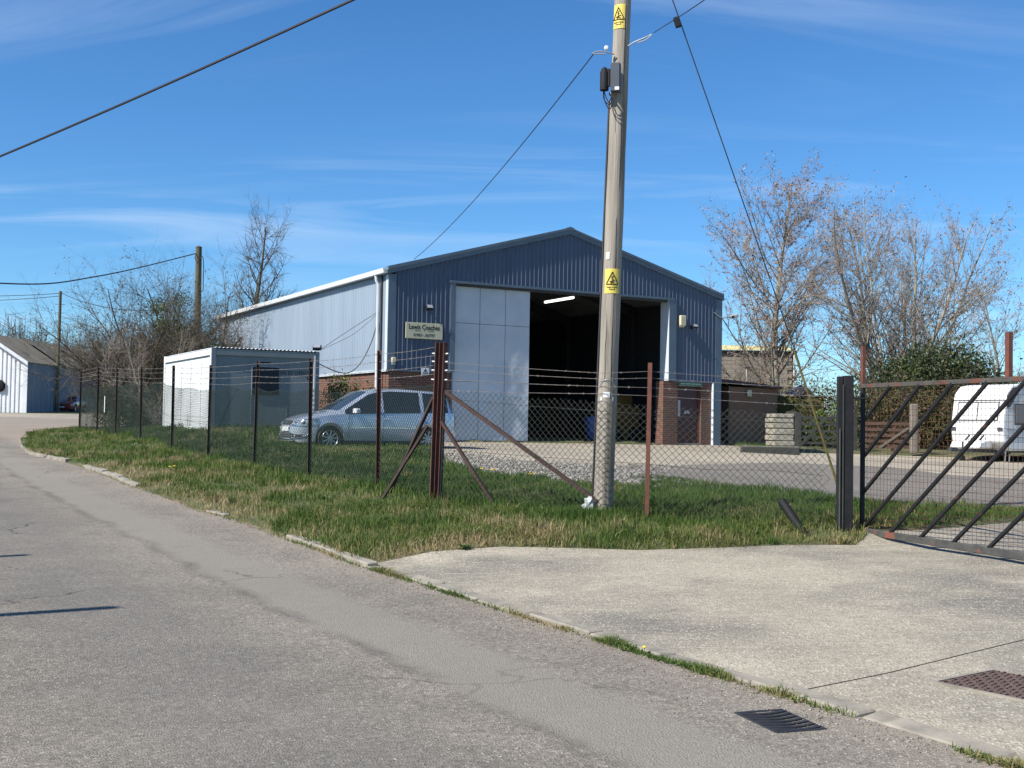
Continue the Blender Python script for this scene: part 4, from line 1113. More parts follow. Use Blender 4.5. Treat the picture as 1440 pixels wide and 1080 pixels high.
ztl = [(2.48, 2.33, 2.40, 2.22), (2.37, 2.25, 2.31, 2.13), (2.22, 2.15, 2.18, 2.03), (2.06, 2.05, 2.07, 1.90)]
for k in range(4):
    z = ztl[k]
    barbed(fence_front, [(*frp(.02), z[0] + .02), (*frs(FL1 - .02), z[1] - .02), (*frs(FL1 + .62), z[2] - .06), (*frp(.985), z[3])], .012, 9 + k)
# small white tag near the far end of the fence
tg = thing('white_tag', 'narrow white plastic strip hanging on the green fence mesh', 'tag', (*fpt(26.6, -.05), gzs(26.6) + 1.05), rzs)
MB().box((0, 0, .0), (.09, .012, .56)).build('strip', M['white_plastic'], tg, bevel=.004)

# ------------------------------------------------------------------ gate
bp_z = gz(*GP)
gpost = thing('gate_post', 'square black steel gate post beside the chain-link fence', 'gate post', (GP[0] + .03, GP[1], bp_z))
MB().box((.03, 0, .92), (.125, .125, 2.2)).build('post_tube', M['gate_black'], gpost, bevel=.006)
MB().box((-.075, .0, .92), (.07, .07, 2.18)).build('side_tube', M['gate_black'], gpost, bevel=.006)
MB().box((-.048, -.072, .80), (.016, .010, 2.2)).build('tie_strip', M['wire'], gpost)
MB().tube((.09, -.05, 1.72), (.26, -.05, 1.72), .014, n=6).build('hinge_pin', M['black'], gpost)
MB().tube((-.085, -.06, -.02), (-.085, -.06, 1.32), .014, n=6).build('stay_tube', M['wire'], gpost)
G0 = Vector((4.70, 15.70, .235)); G1 = Vector((5.60, 12.75, .225))
gd = (G1 - G0); glen_vis = gd.length; gd.normalize(); gd.z = 0; gd.normalize()
GLEN = 4.6; GH = 1.97
gate = thing('yard_gate', 'black diagonal-barred steel yard gate with rusty top rail', 'gate', tuple(G0), math.atan2(gd.y, gd.x))
# local x along the gate, z up
MB().box((0, 0, 1.24), (.05, .05, 2.52)).build('hinge_stile', M['gate_black'], gate, bevel=.004)
MB().box((0, 0, 2.21), (.052, .052, .56)).build('stile_extension', M['rust_red'], gate, bevel=.004)
MB().box((2.80, 0, 2.22), (.065, .06, .52)).build('upright_extension', M['rust_red'], gate, bevel=.004)
MB().box((GLEN, 0, 1.24), (.05, .05, 2.52)).build('free_stile', M['gate_black'], gate, bevel=.004)
MB().box((GLEN / 2, 0, GH - .02), (GLEN, .055, .055)).build('top_rail', M['gate_top'], gate, bevel=.004)
MB().box((GLEN / 2, 0, .02), (GLEN + .04, .065, .085)).build('bottom_rail', M['gate_rail'], gate, bevel=.006)
dx = 2.45
for k in range(-4, 9):
    x0 = .03 + k * .615
    # bar from the bottom rail (x0,0) up to the top rail (x0+dx,GH)
    u0 = max(0, -x0 / dx) if x0 < 0 else 0.0
    u1 = min(1, (GLEN - x0) / dx)
    if u1 - u0 < .1: continue
    p0 = (x0 + dx * u0, -.012, .05 + (GH - .08) * u0); p1 = (x0 + dx * u1, -.012, .05 + (GH - .08) * u1)
    MB().bar(p0, p1, .04, .04, (0, 1, 0)).build('diagonal_bar', M['gate_black'], gate, bevel=.004)
P0, P1 = [], []
for x in np.arange(.075, GLEN, .075): P0.append((x, .02, .06)); P1.append((x, .02, GH - .04))
for z in np.arange(.13, GH - .05, .075): P0.append((.02, .024, z)); P1.append((GLEN - .02, .024, z))
V, F = tubes_np(np.array(P0), np.array(P1), np.full(len(P0), .0024), np.full(len(P0), .0024), 3)
o = link_mesh('wire_infill', np_mesh('wire_infill', V, F), M['rust'], gate); tag(o, kind='stuff')
# fallen black pipe stub poking out of the grass
pl = thing('leaning_pipe', 'stubby black pipe leaning out of the grass by the gate post', 'pipe', (3.85, 15.25, gz(3.85, 15.25) - .05))
d0, d1 = Vector((0, 0, 0)), Vector((-.25, .35, .46))
m2 = MB(); m2.path([d0, d1], .058, 12, cap=False); m2.path([d1, d0], .049, 12, cap=False); m2.build('pipe_wall', M['black'], pl, smooth=True)
m2 = MB(); m2.path([d1 - (d1 - d0).normalized() * .035, d1 - (d1 - d0).normalized() * .03], .05, 12); m2.build('pipe_plug', M['gate_rail'], pl)

# ------------------------------------------------------------------ the big utility pole
PX, PY = 1.275, 16.12; pzb = gz(PX, PY)
pole = thing('utility_pole', 'tall weathered wooden utility pole standing behind the fence', 'utility pole', (PX, PY, pzb))
def pole_c(z): return Vector(((z - pzb) * .0252, (z - pzb) * .004, z - pzb))
pts = [pole_c(z) for z in np.linspace(pzb - .4, 9.6, 26)]
rad = [.139 + (.108 - .139) * i / 25 + .0025 * math.sin(i * 1.7) for i in range(26)]
MB().path(pts, rad, 20).build('shaft', M['wood_pole'], pole, smooth=True)
# drying cracks
for (za, zb, an) in ((1.6, 4.6, -78), (4.7, 7.6, -70), (2.2, 3.2, -118), (5.6, 6.3, -112)):
    m2 = MB(); seg = [za + (zb - za) * k / 14 for k in range(15)]
    ptsc = []
    for k, z in enumerate(seg):
        c = pole_c(z); i_ = (z - pzb + .4) / (9.6 - pzb + .4); r_ = .139 - .031 * i_ - .0035
        a = R(an + 2.5 * math.sin(k * .8)); ptsc.append(c + Vector((math.cos(a) * r_, math.sin(a) * r_, 0)))
    m2.path(ptsc, [.001] + [.0055] * 13 + [.001], 5).build('drying_crack', M['dark_void'], pole)
def curved_plate(name, zc, w_ang, h, mat, off, a0, parent, x_shift=0):
    m2 = MB(); n = 8; vs = []
    for k in range(n + 1):
        a = R(a0 - w_ang / 2 + w_ang * k / n)
        for z in (zc - h / 2, zc + h / 2):
            i_ = (z - pzb + .4) / (9.6 - pzb + .4); r_ = .139 - .031 * i_ + off
            c = pole_c(z); vs.append(c + Vector((math.cos(a) * r_, math.sin(a) * r_, 0)))
    m2.add(vs, [(2 * k, 2 * k + 2, 2 * k + 3, 2 * k + 1) for k in range(n)])
    return m2.build(name, mat, parent)
def on_pole(zc, a_deg, u, v, off):
    """point on the pole surface: u metres sideways round the pole, v metres up"""
    i_ = (zc - pzb + .4) / (9.6 - pzb + .4); r_ = .139 - .031 * i_ + off
    a = R(a_deg) + u / r_; c = pole_c(zc + v)
    return c + Vector((math.cos(a) * r_, math.sin(a) * r_, 0))
def warning_sign(zc, h, w_ang, a0, label):
    t = thing('warning_sign', label, 'sign', (PX, PY, pzb))
    curved_plate('plate', zc, w_ang, h, M['yellow_sign'], .006, a0, t)
    m2 = MB(); tri = [(-.085, -.045), (0, .125), (.085, -.045)]
    for k in range(3):
        a, b = tri[k], tri[(k + 1) % 3]
        pts_ = [on_pole(zc, a0, a[0] + (b[0] - a[0]) * s / 6, a[1] + (b[1] - a[1]) * s / 6, .0095) for s in range(7)]
        m2.path(pts_, .0065, 4)
    m2.build('triangle', M['ink'], t)
    m2 = MB()
    for q in ([(.012, .075), (-.012, .045), (.01, .04), (-.008, .012)], [(-.035, -.012), (0, -.002), (.035, .012)], [(-.02, -.03), (.005, -.014), (.03, -.028)]):
        m2.path([on_pole(zc, a0, x, y, .0095) for x, y in q], .006, 4)
    m2.build('symbol', M['ink'], t)
    for body, sz, v, wd in (('Danger of death', .026, -.085, .15), ('Keep off', .026, -.115, .08)):
        me = text_mesh(body, sz, 'lettering', .0008, .0006)
        xs = [q.co.x for q in me.vertices]; k = wd / (max(xs) - min(xs))
        for q in me.vertices:
            p = on_pole(zc, a0, q.co.x * k, v + q.co.y, .008 + q.co.z); q.co = p
        link_mesh('lettering', me, M['ink'], t)
    return t
warning_sign(3.58, .34, 95, -93, 'curved yellow danger sign at mid height on the wooden pole')
warning_sign(7.26, .34, 88, -120, 'curved yellow danger sign near the top of the wooden pole')
curved_plate('paper_scrap', 3.93, 26, .10, M['white_plastic'], .006, -128, pole)
curved_plate('pole_tag', 2.02, 38, .075, M['white_plastic'], .006, -100, pole)
for a in (-132, -62): curved_plate('pole_tag_clip', 1.965, 9, .05, M['white_plastic'], .007, a, pole)
# staple-held ring wire
m2 = MB(); m2.path([on_pole(2.05, -100, .115 * math.cos(q), .115 * math.sin(q) + .06, .008) for q in np.linspace(.0, math.pi, 12)], .004, 4); m2.build('wire_loop', M['galv'], pole)
# cable tray down the shade side
m2 = MB(); m2.path([on_pole(z, -186, 0, 0, .014) for z in np.linspace(.3, 6.1, 14)], .017, 6); m2.build('down_cable', M['cable'], pole)
# junction boxes
jb = thing('junction_box', 'dark grey cable box strapped to the pole below the wire hooks', 'box', (PX + .075, PY - .21, 6.36), R(-12))
MB().box((.0, 0, .02), (.135, .11, .36)).build('cover', M['grey_box'], jb, bevel=.014)
MB().box((.0, -.0, -.17), (.13, .112, .05)).build('base', M['grey_box'], jb, bevel=.006)
MB().box((.025, -.058, -.16), (.06, .004, .045)).build('label_plate', M['white_plastic'], jb)
MB().box((.0, .075, .02), (.07, .05, .26)).build('strap', M['galv'], jb)
js = thing('cable_joint', 'black capped cable joint with looped wires beside the box', 'cable joint', (PX - .075, PY - .15, 6.34), R(-20))
MB().lathe([(.03, -.15), (.062, -.14), (.062, .10), (.045, .155), (.018, .18)], n=12).build('cap', M['black'], js, smooth=True)
MB().box((.055, .0, .03), (.05, .05, .24)).build('bracket', M['black'], js)
for k, (w_, d_) in enumerate(((.06, .22), (.075, .28), (.045, .18))):
    m2 = MB(); m2.path(smooth_pts([Vector((-.01, 0, -.13)), Vector((.0 + .015 * k, -.01, -.13 - d_ * .6)), Vector((.05 + w_ * .5, -.02, -.13 - d_)), Vector((.06 + w_, -.02, -.14 - d_ * .55)), Vector((.07, 0, -.13 - d_ * .25))]), .0075, 5)
    m2.build('wire_loop', M['cable'], js)
# hook hardware
hk = thing('wire_hook', 'galvanised wire hook on the street side of the pole', 'hook', (PX + .12, PY, 6.75))
m2 = MB(); m2.path(smooth_pts([Vector((-.06, -.1, -.03)), Vector((-.2, -.12, .0)), Vector((-.30, -.12, .0)), Vector((-.36, -.12, -.03)), Vector((-.28, -.12, -.035)), Vector((-.18, -.12, -.03))]), .011, 5); m2.build('hook', M['galv'], hk)
m2 = MB(); m2.lathe([(.02, -.02), (.035, 0), (.02, .02)], (-.17, -.12, .05), 'y', 10); m2.build('insulator', M['white_plastic'], hk)
hk2 = thing('wire_hook', 'galvanised wire hook on the gate side of the pole', 'hook', (PX + .28, PY - .06, 6.88))
m2 = MB(); m2.path(smooth_pts([Vector((-.03, 0, -.03)), Vector((.08, -.02, .03)), Vector((.2, -.1, .06)), Vector((.27, -.16, .08)), Vector((.2, -.12, .02)), Vector((.1, -.04, .01))]), .010, 5); m2.build('hook', M['galv'], hk2)
# plastic bag at the foot
bg = thing('plastic_bag', 'crumpled pale plastic bag lying at the foot of the pole', 'bag', (PX - .20, PY - .12, gz(PX - .20, PY - .12)))
rr = random.Random(4); m2 = MB(); vs = []; n, m_ = 12, 9
for j in range(m_):
    for k in range(n):
        a = 2 * math.pi * k / n; ph = math.pi * j / (m_ - 1); f = 1 + rr.uniform(-.3, .25)
        vs.append((.085 * f * math.sin(ph) * math.cos(a), .075 * f * math.sin(ph) * math.sin(a), .11 - .14 * f * math.cos(ph) * .8))
m2.add(vs, [(j * n + k, j * n + (k + 1) % n, (j + 1) * n + (k + 1) % n, (j + 1) * n + k) for j in range(m_ - 1) for k in range(n)])
m2.build('film', M['bag'], bg)

# ------------------------------------------------------------------ overhead wires
def wire(name, label, pts, r, mat='cable', sag=0.0, n=24, cat='overhead wire'):
    P = []
    if len(pts) == 2:
        a, b = Vector(pts[0]), Vector(pts[1])
        for k in range(n + 1):
            u = k / n; P.append(a.lerp(b, u) + Vector((0, 0, -4 * sag * u * (1 - u))))
    else: P = smooth_pts([Vector(p) for p in pts], 8)
    o = MB().path(P, r, 5).build(name, M[mat])
    return tag(o, label, cat)
wire('thick_cable', 'thick black overhead cable slanting across the upper sky', [(1.50, 16.1, 9.35), (-23.6, 33.0, 4.75 + .55)], .024, sag=.35)
wire('service_wire', 'thin wire from the pole hook down to the warehouse gable', [(PX - .22, PY - .12, 6.72), tuple(bw(.75, -.05, 5.62))], .0085, sag=.22)
wire('telephone_wire', 'thin wire leaving the pole hook towards the upper sky edge', [(1.86, 15.88, 6.98), (1.95, 9.0, 4.98 + .35), (2.3, 0.0, 3.9)], .006)
wire('stay_wire', 'dark stay wire from pole top to the ground by the gate', [(1.52, 16.1, 9.25), (4.0, 16.32, 2.50)], .0085, sag=.0)
st = thing('stay_insulator', 'black block insulator on the stay wire beside the pole', 'insulator', (2.215, 16.13, 7.22), 0)
MB().box((0, 0, 0), (.085, .06, .15), Matrix.Rotation(R(-18), 3, 'Y')).build('block', M['black'], st, bevel=.012)
sgd = thing('stay_guard', 'olive yellow stay guard tube slanting to the ground behind gate post', 'stay guard', (0, 0, 0))
MB().path([(3.93, 16.31, 2.66), (4.55, 16.38, .85), (4.66, 16.4, .35)], [.016, .018, .018], 8).build('guard_tube', M['yellow_guard'], sgd, smooth=True)

def plain_pole(label, p, h, r, mat, lean=(0, 0), steps=False, arms=True):
    t = thing('utility_pole', label, 'utility pole', (p[0], p[1], p[2]))
    MB().path([(lean[0] * z, lean[1] * z, z) for z in (-.3, h * .33, h * .66, h)], [r, r * .95, r * .88, r * .8], 12).build('shaft', M[mat], t, smooth=True)
    MB().lathe([(r * .82, h - .01), (r * .86, h + .03), (r * .3, h + .08)], (lean[0] * h, lean[1] * h, 0), 'z', 12).build('cap', M[mat], t)
    if steps:
        for k in range(5):
            MB().tube((lean[0] * h - .35, 0, h * (.62 + .07 * k)), (lean[0] * h + .35, 0, h * (.62 + .07 * k)), .02, n=5).build('step', M['steel'], t)
    return t
lp = plain_pole('mossy wooden pole rising out of the bare thicket', (-15.05, 56.0, 1.1), 8.7, .185, 'wood_pole_dark', (-.008, 0))
m2 = MB(); m2.path(smooth_pts([Vector((-.16, 0, 8.5)), Vector((-.24, 0, 8.2)), Vector((-.06, -.2, 8.0)), Vector((.17, -.08, 8.2)), Vector((.19, 0, 6.6))]), .02, 5); m2.build('cable_tail', M['cable'], lp)
plain_pole('thin distant wooden pole in front of the far white shed', (-32.95, 85.0, 1.6), 9.05, .125, 'wood_pole_dark', (.004, 0), steps=True)
wire('overhead_cable', 'black cable sagging from the thicket pole to the picture edge', [(-15.22, 56.0, 9.52), (-16.3, 46.0, 7.15), (-17.55, 40.0, 6.12), (-20.0, 27.0, 5.4)], .026)
for k, (za, zb) in enumerate(((10.55, 10.15), (10.35, 9.45))):
    wire('far_wire', ('thin far wire above the white shed, the upper one', 'thin far wire above the white shed, the lower one')[k], [(-32.9, 85, za), (-52, 84, zb + .8)], .022, sag=.55)
wire('far_wire', 'thin far wire from the distant pole into the thicket', [(-32.9, 85, 10.6), (-17.5, 60, 7.2)], .024, sag=.5)
# two more poles of the line stand out of frame on the other side of the road and throw their shadows across it
for p, h, lb in (((-3.55 - .805 * 6.1 * 1.036, 10.2 - .593 * 6.1 * 1.036), 6.1, 'wooden pole on the far verge whose shadow crosses the road'), ((-5.76 - .805 * 6.3 * 1.036, 13.75 - .593 * 6.3 * 1.036), 6.3, 'second wooden pole on the far verge along the road')):
    plain_pole(lb, (p[0], p[1], hz(*p)), h, .10, 'wood_pole')

# ------------------------------------------------------------------ cars
def lerp_tab(x, tab):
    xs = [t[0] for t in tab]; ys = [t[1] for t in tab]
    return float(np.interp(x, xs, ys))
def make_car(name, label, loc, rz, pr, paint, group=None, detail=True):
    car = thing(name, label, 'car', loc, rz, group)
    L2, HW, WR = pr['half_len'], pr['half_w'], pr['wheel_r']
    ax = pr['axles']
    xs = set(np.round(np.linspace(-L2, L2, 61), 4))
    for a in ax:
        for d in np.linspace(-(WR + .055), WR + .055, 17): xs.add(round(a + d, 4))
    for k in pr['cuts']: xs.add(k)
    xs = sorted(xs)
    rows = []
    for x in xs:
        w = HW * lerp_tab(x, pr['plan']); zt = lerp_tab(x, pr['top']); zb = min(lerp_tab(x, pr['belt']), zt - .02)
        ze = min(max(lerp_tab(x, pr['edge']), zb + .012), zt - .006); bot = lerp_tab(x, pr['bottom'])
        wb = w * .985; we = min(wb - .004, HW * lerp_tab(x, pr['edge_w']) if ze > zb + .05 else wb - .03)
        arch = bot
        for a in ax:
            d = abs(x - a); Ra = WR + .055
            if d < Ra: arch = max(arch, WR * .98 + math.sqrt(Ra * Ra - d * d))
        zs = max(bot + .08, arch); zm = max(.58, arch + .035); zm2 = max(.76, zm + .03)
        zm2 = min(zm2, zb - .02); zm = min(zm, zm2 - .02); zs = min(zs, zm - .015)
        bulge = .0
        for a in ax:
            d = abs(x - a)
            if d < .5: bulge = max(bulge, .018 * math.cos(d / .5 * math.pi / 2))
        half = [(0, max(bot, .2)), (w * .80, max(bot, .2) if arch <= bot else max(bot, .2)), (w * .955, min(zs, max(bot, arch))), (w * .985 + bulge, zs + .0), (w * 1.0 + bulge, zm), (w * .998, zm2), (wb, zb), (we, ze), (we - .075, min(ze + (zt - ze) * .75, zt - .004)), (we * .45, zt - .003), (0, zt)]
        rows.append(half)
    nh = len(rows[0])
    body, glass_s, glass_f, glass_r = MB(), {1: MB(), -1: MB()}, MB(), MB()
    # full ring rows
    for sgn in (1, -1):
        for i in range(len(xs) - 1):
            x0, x1 = xs[i], xs[i + 1]; xm = (x0 + x1) / 2
            for k in range(nh - 1):
                q = [(x0, sgn * rows[i][k][0], rows[i][k][1]), (x1, sgn * rows[i + 1][k][0], rows[i + 1][k][1]), (x1, sgn * rows[i + 1][k + 1][0], rows[i + 1][k + 1][1]), (x0, sgn * rows[i][k + 1][0], rows[i][k + 1][1])]
                if sgn < 0: q = q[::-1]
                tgt = body
                if k == 6 and pr['glass'][0] < xm < pr['glass'][1]:
                    tgt = glass_s[sgn]
                    for (pa, pb) in pr['pillars']:
                        if pa < xm < pb: tgt = body
                elif k >= 8 and pr['screen'][0] < xm < pr['screen'][1]: tgt = glass_f
                elif k >= 8 and pr['rear'][0] < xm < pr['rear'][1]: tgt = glass_r
                tgt.add(q, [(0, 1, 2, 3)])
    for e in (0, -1):
        r_ = rows[e]; vs = [(xs[e], y, z) for y, z in r_] + [(xs[e], -y, z) for y, z in r_[::-1]]
        body.add(vs, [tuple(range(len(vs)))])
    def weld(mb, nm, mat, par):
        me = bpy.data.meshes.new(nm); bm = bmesh.new(); vv = [bm.verts.new(v) for v in mb.v]
        for f in mb.f:
            try: bm.faces.new([vv[i] for i in f])
            except ValueError: pass
        bmesh.ops.remove_doubles(bm, verts=bm.verts, dist=.0008); bmesh.ops.dissolve_degenerate(bm, dist=.0005, edges=bm.edges)
        bmesh.ops.recalc_face_normals(bm, faces=bm.faces); bm.to_mesh(me); bm.free()
        for p in me.polygons: p.use_smooth = True
        try: me.set_sharp_from_angle(angle=R(32))
        except Exception: pass
        return link_mesh(nm, me, mat, par)
    b = weld(body, 'body', paint, car)
    for s in (1, -1): weld(glass_s[s], 'side_windows', M['car_glass'], car)
    weld(glass_f, 'windscreen', M['car_glass'], car); weld(glass_r, 'rear_window', M['car_glass'], car)
    for a in ax:
        for s in (1, -1):
            w = thing('wheel', parent=car, loc=(a, s * (HW - .115), WR))
            w.rotation_euler = (0, 0, 0 if s > 0 else math.pi)
            MB().lathe([(WR * .62, -.10), (WR * .93, -.105), (WR, -.075), (WR, .075), (WR * .93, .105), (WR * .66, .10), (WR * .64, .06)], (0, 0, 0), 'y', 28, cap=False).build('tyre', M['tyre'], w, smooth=True)
            m2 = MB(); m2.lathe([(WR * .60, .05), (WR * .60, .085), (WR * .66, .104), (WR * .69, .09), (WR * .64, .05)], (0, 0, 0), 'y', 28, cap=False)
            for k in range(pr.get('spokes', 7)):
                an = 2 * math.pi * k / pr.get('spokes', 7) + .3
                rot = Matrix.Rotation(-an, 3, 'Y')
                m2.box(rot @ Vector((WR * .34, .092, 0)), (WR * .60, .016, .036), rot)
            m2.lathe([(.045, .08), (.05, .106), (.03, .112)], (0, 0, 0), 'y', 12)
            m2.build('rim', M['alloy'], w)
            MB().lathe([(WR * .60, .02), (WR * .60, .045)], (0, 0, 0), 'y', 20).build('brake_backing', M['iron'], w)
            mbx = MB(); n = 14; rs = WR + .05
            vs = []; 
            for k in range(n + 1):
                an = math.pi * k / n
                for y in (-.5, .09):
                    vs.append((a + rs * math.cos(an), s * (HW - .115) + s * y * .5, WR * .98 + rs * math.sin(an)))
            mbx.add(vs, [(2 * k, 2 * k + 2, 2 * k + 3, 2 * k + 1) for k in range(n)])
            mbx.box((a, s * (HW - .32), WR + .1), (2 * rs, .02, 2 * rs - .1))
            mbx.build('wheel_arch_liner', M['dark_void'], car)
    return car

mpv = dict(half_len=2.20, half_w=.895, wheel_r=.318, axles=(1.345, -1.335), cuts=(1.12, .30, .95, -.02, -.10, -1.12, -1.22, -1.93, -1.72, -2.1, .86),
    plan=[(-2.2, .80), (-2.1, .90), (-1.9, .955), (-1.5, .99), (0, 1.0), (1.4, .99), (1.75, .95), (2.0, .86), (2.12, .76), (2.2, .60)],
    top=[(-2.2, .93), (-2.17, 1.0), (-2.10, 1.12), (-1.93, 1.50), (-1.8, 1.565), (-1.4, 1.60), (-.6, 1.63), (-.1, 1.615), (.30, 1.545), (.7, 1.30), (1.12, 1.045), (1.35, .985), (1.7, .915), (1.95, .84), (2.1, .76), (2.2, .64)],
    belt=[(-2.2, .92), (-2.1, 1.00), (-1.9, 1.01), (0, .965), (1.12, .925), (1.35, .90), (1.7, .845), (2.0, .77), (2.2, .60)],
    edge=[(-2.2, .93), (-2.1, 1.06), (-1.93, 1.44), (-1.8, 1.50), (-1.2, 1.53), (-.3, 1.545), (.1, 1.50), (.30, 1.44), (.7, 1.19), (1.0, 1.0), (1.12, .94), (2.2, .6)],
    edge_w=[(-2.2, .74), (-1.9, .735), (-1, .755), (.2, .76), (.6, .82), (1.1, .93), (2.2, .9)],
    bottom=[(-2.2, .36), (-2.05, .27), (-1.7, .24), (0, .225), (1.7, .22), (2.05, .20), (2.2, .24)],
    glass=(-1.93, .95), pillars=[(-.10, -.02), (-1.22, -1.12)], screen=(.30, 1.12), rear=(-2.1, -1.93), spokes=9)
cf = -BA
car_loc = (-3.76, 30.79, .845)
cz_f = .0
car = make_car('parked_car', 'silver blue people carrier parked on the grass in front of the warehouse', car_loc, math.atan2(cf.y, cf.x), mpv, M['car_paint'])
HWc = .895
# headlamps, grille, plate, bumper openings
def surf_patch(parent, name, mat, pts, off=.006, thick=.012):
    """flat convex patch given by 3-D corner points, pushed a little outwards"""
    P = [Vector(p) for p in pts]; n = (P[1] - P[0]).cross(P[2] - P[0]).normalized()
    c = sum(P, Vector()) / len(P)
    if n.dot(Vector((c.x, c.y, 0))) < 0: n = -n
    m2 = MB(); k = len(P)
    m2.add([p + n * off for p in P] + [p - n * thick for p in P], [tuple(range(k)), tuple(range(2 * k - 1, k - 1, -1))] + [(i, i + k, (i + 1) % k + k, (i + 1) % k) for i in range(k)])
    return m2.build(name, mat, parent)
from mathutils.bvhtree import BVHTree
body_me = [c for c in car.children if c.name.startswith('body')][0].data
bvh = BVHTree.FromPolygons([v.co for v in body_me.vertices], [p.vertices for p in body_me.polygons])
def wrap_patch(name, mat, parent, s, phis, z0f, z1f, off=.010, nz=4, cx=1.25):
    """patch laid on the bodywork: cast rays inwards at each bearing and height"""
    m2 = MB(); vs = []; cols = 0
    for ph in phis:
        d = Vector((math.cos(R(ph)), s * math.sin(R(ph)), 0)); col = []
        for k in range(nz + 1):
            z = z0f(ph) + (z1f(ph) - z0f(ph)) * k / nz
            hit, nrm, *_ = bvh.ray_cast(Vector((cx, 0, z)) + d * 3, -d)
            if hit is None: hit, nrm = Vector((cx, 0, z)) + d * .8, d
            if nrm.dot(d) < 0: nrm = -nrm
            col.append(hit + nrm * off)
        vs += col; cols += 1
    n = nz + 1
    m2.add(vs, [(i * n + k, (i + 1) * n + k, (i + 1) * n + k + 1, i * n + k + 1) for i in range(cols - 1) for k in range(nz)])
    return m2.build(name, mat, parent, smooth=True), vs
PH = list(np.linspace(24, 66, 12))
lo_ = lambda p: float(np.interp(p, [24, 34, 50, 66], [.655, .625, .635, .70]))
hi_ = lambda p: float(np.interp(p, [24, 34, 50, 66], [.70, .735, .775, .775]))
for s in (1, -1):
    hl, _ = wrap_patch('headlight', M['lamp_lens'], car, s, PH, lo_, hi_, .012)
    wrap_patch('lamp_surround', M['chrome'], hl, s, PH, lambda p: lo_(p) - .012, lambda p: lo_(p) + .004, .016, 1)
    wrap_patch('lamp_surround', M['skirt'], hl, s, PH, lambda p: hi_(p) - .002, lambda p: hi_(p) + .012, .013, 1)
    for p_, z_, r_ in ((34, .682, .042), (46, .705, .040)):
        d = Vector((math.cos(R(p_)), s * math.sin(R(p_)), 0)); hit, nrm, *_ = bvh.ray_cast(Vector((1.25, 0, z_)) + d * 3, -d)
        m2 = MB(); m2.path([hit + d * .004, hit + d * .018, hit + d * .024], [r_, r_ * .95, r_ * .6], 14); m2.build('reflector', M['iron'], hl, smooth=True)
        m2 = MB(); m2.path([hit + d * .022, hit + d * .028], [r_ * .62, r_ * .3], 12); m2.build('bulb', M['chrome'], hl, smooth=True)
    fl, _ = wrap_patch('fog_lamp_recess', M['skirt'], car, s, list(np.linspace(27, 44, 6)), lambda p: .33, lambda p: .43 - .002 * (p - 27), .010)
    d = Vector((math.cos(R(33)), s * math.sin(R(33)), 0)); hit, nrm, *_ = bvh.ray_cast(Vector((1.25, 0, .38)) + d * 3, -d)
    m2 = MB(); m2.path([hit + d * .006, hit + d * .024], [.038, .034], 12); m2.build('fog_lamp', M['lens_grey'], fl, smooth=True)
    tr_ = []
    for p_, z_ in ((18, .315), (28, .305), (38, .315), (46, .35), (51, .41), (53, .46)):
        d = Vector((math.cos(R(p_)), s * math.sin(R(p_)), 0)); hit, nrm, *_ = bvh.ray_cast(Vector((1.25, 0, z_)) + d * 3, -d); tr_.append(hit + d * .012)
    MB().path(smooth_pts(tr_, 3), .011, 5).build('bumper_trim', M['chrome'], car)
    wrap_patch('bumper_seam', M['skirt'], car, s, list(np.linspace(14, 66, 14)), lambda p: .612, lambda p: .620, .006, 1)
gl = MB(); gl.box((2.165, 0, .70), (.05, .60, .115), Matrix.Rotation(R(-26), 3, 'Y')); gro = gl.build('grille', M['skirt'], car, bevel=.01)
for z in (.675, .715): MB().box((2.198 - (z - .675) * .45, 0, z), (.012, .56, .010)).build('grille_slat', M['chrome'], gro)
lg = MB().lathe([(.058, 0), (.066, .006), (.066, .014), (.058, .016)], (2.185, 0, .705), 'x', 20).build('badge', M['chrome'], car)
m2 = MB()
for a, b_ in (((-.028, .04), (-.012, -.002)), ((-.012, -.002), (0, .03)), ((0, .03), (.012, -.002)), ((.012, -.002), (.028, .04)), ((-.045, .012), (-.022, -.045)), ((-.022, -.045), (0, -.005)), ((0, -.005), (.022, -.045)), ((.022, -.045), (.045, .012))):
    m2.bar((2.2, a[0], .705 + a[1]), (2.2, b_[0], .705 + b_[1]), .008, .006)
m2.build('badge_letters', M['chrome'], lg)
MB().box((2.225, 0, .545), (.018, .52, .115), Matrix.Rotation(R(-6), 3, 'Y')).build('number_plate', M['plate_white'], car, bevel=.006)
lo = MB().box((2.19, 0, .385), (.05, .86, .13)).build('lower_intake', M['skirt'], car, bevel=.01)
for z in (.36, .41): MB().box((2.217, 0, z), (.012, .84, .010)).build('intake_slat', M['galv'], lo)
MB().box((2.17, 0, .27), (.08, 1.2, .035)).build('bumper_lip', M['chrome'], car, bevel=.012)
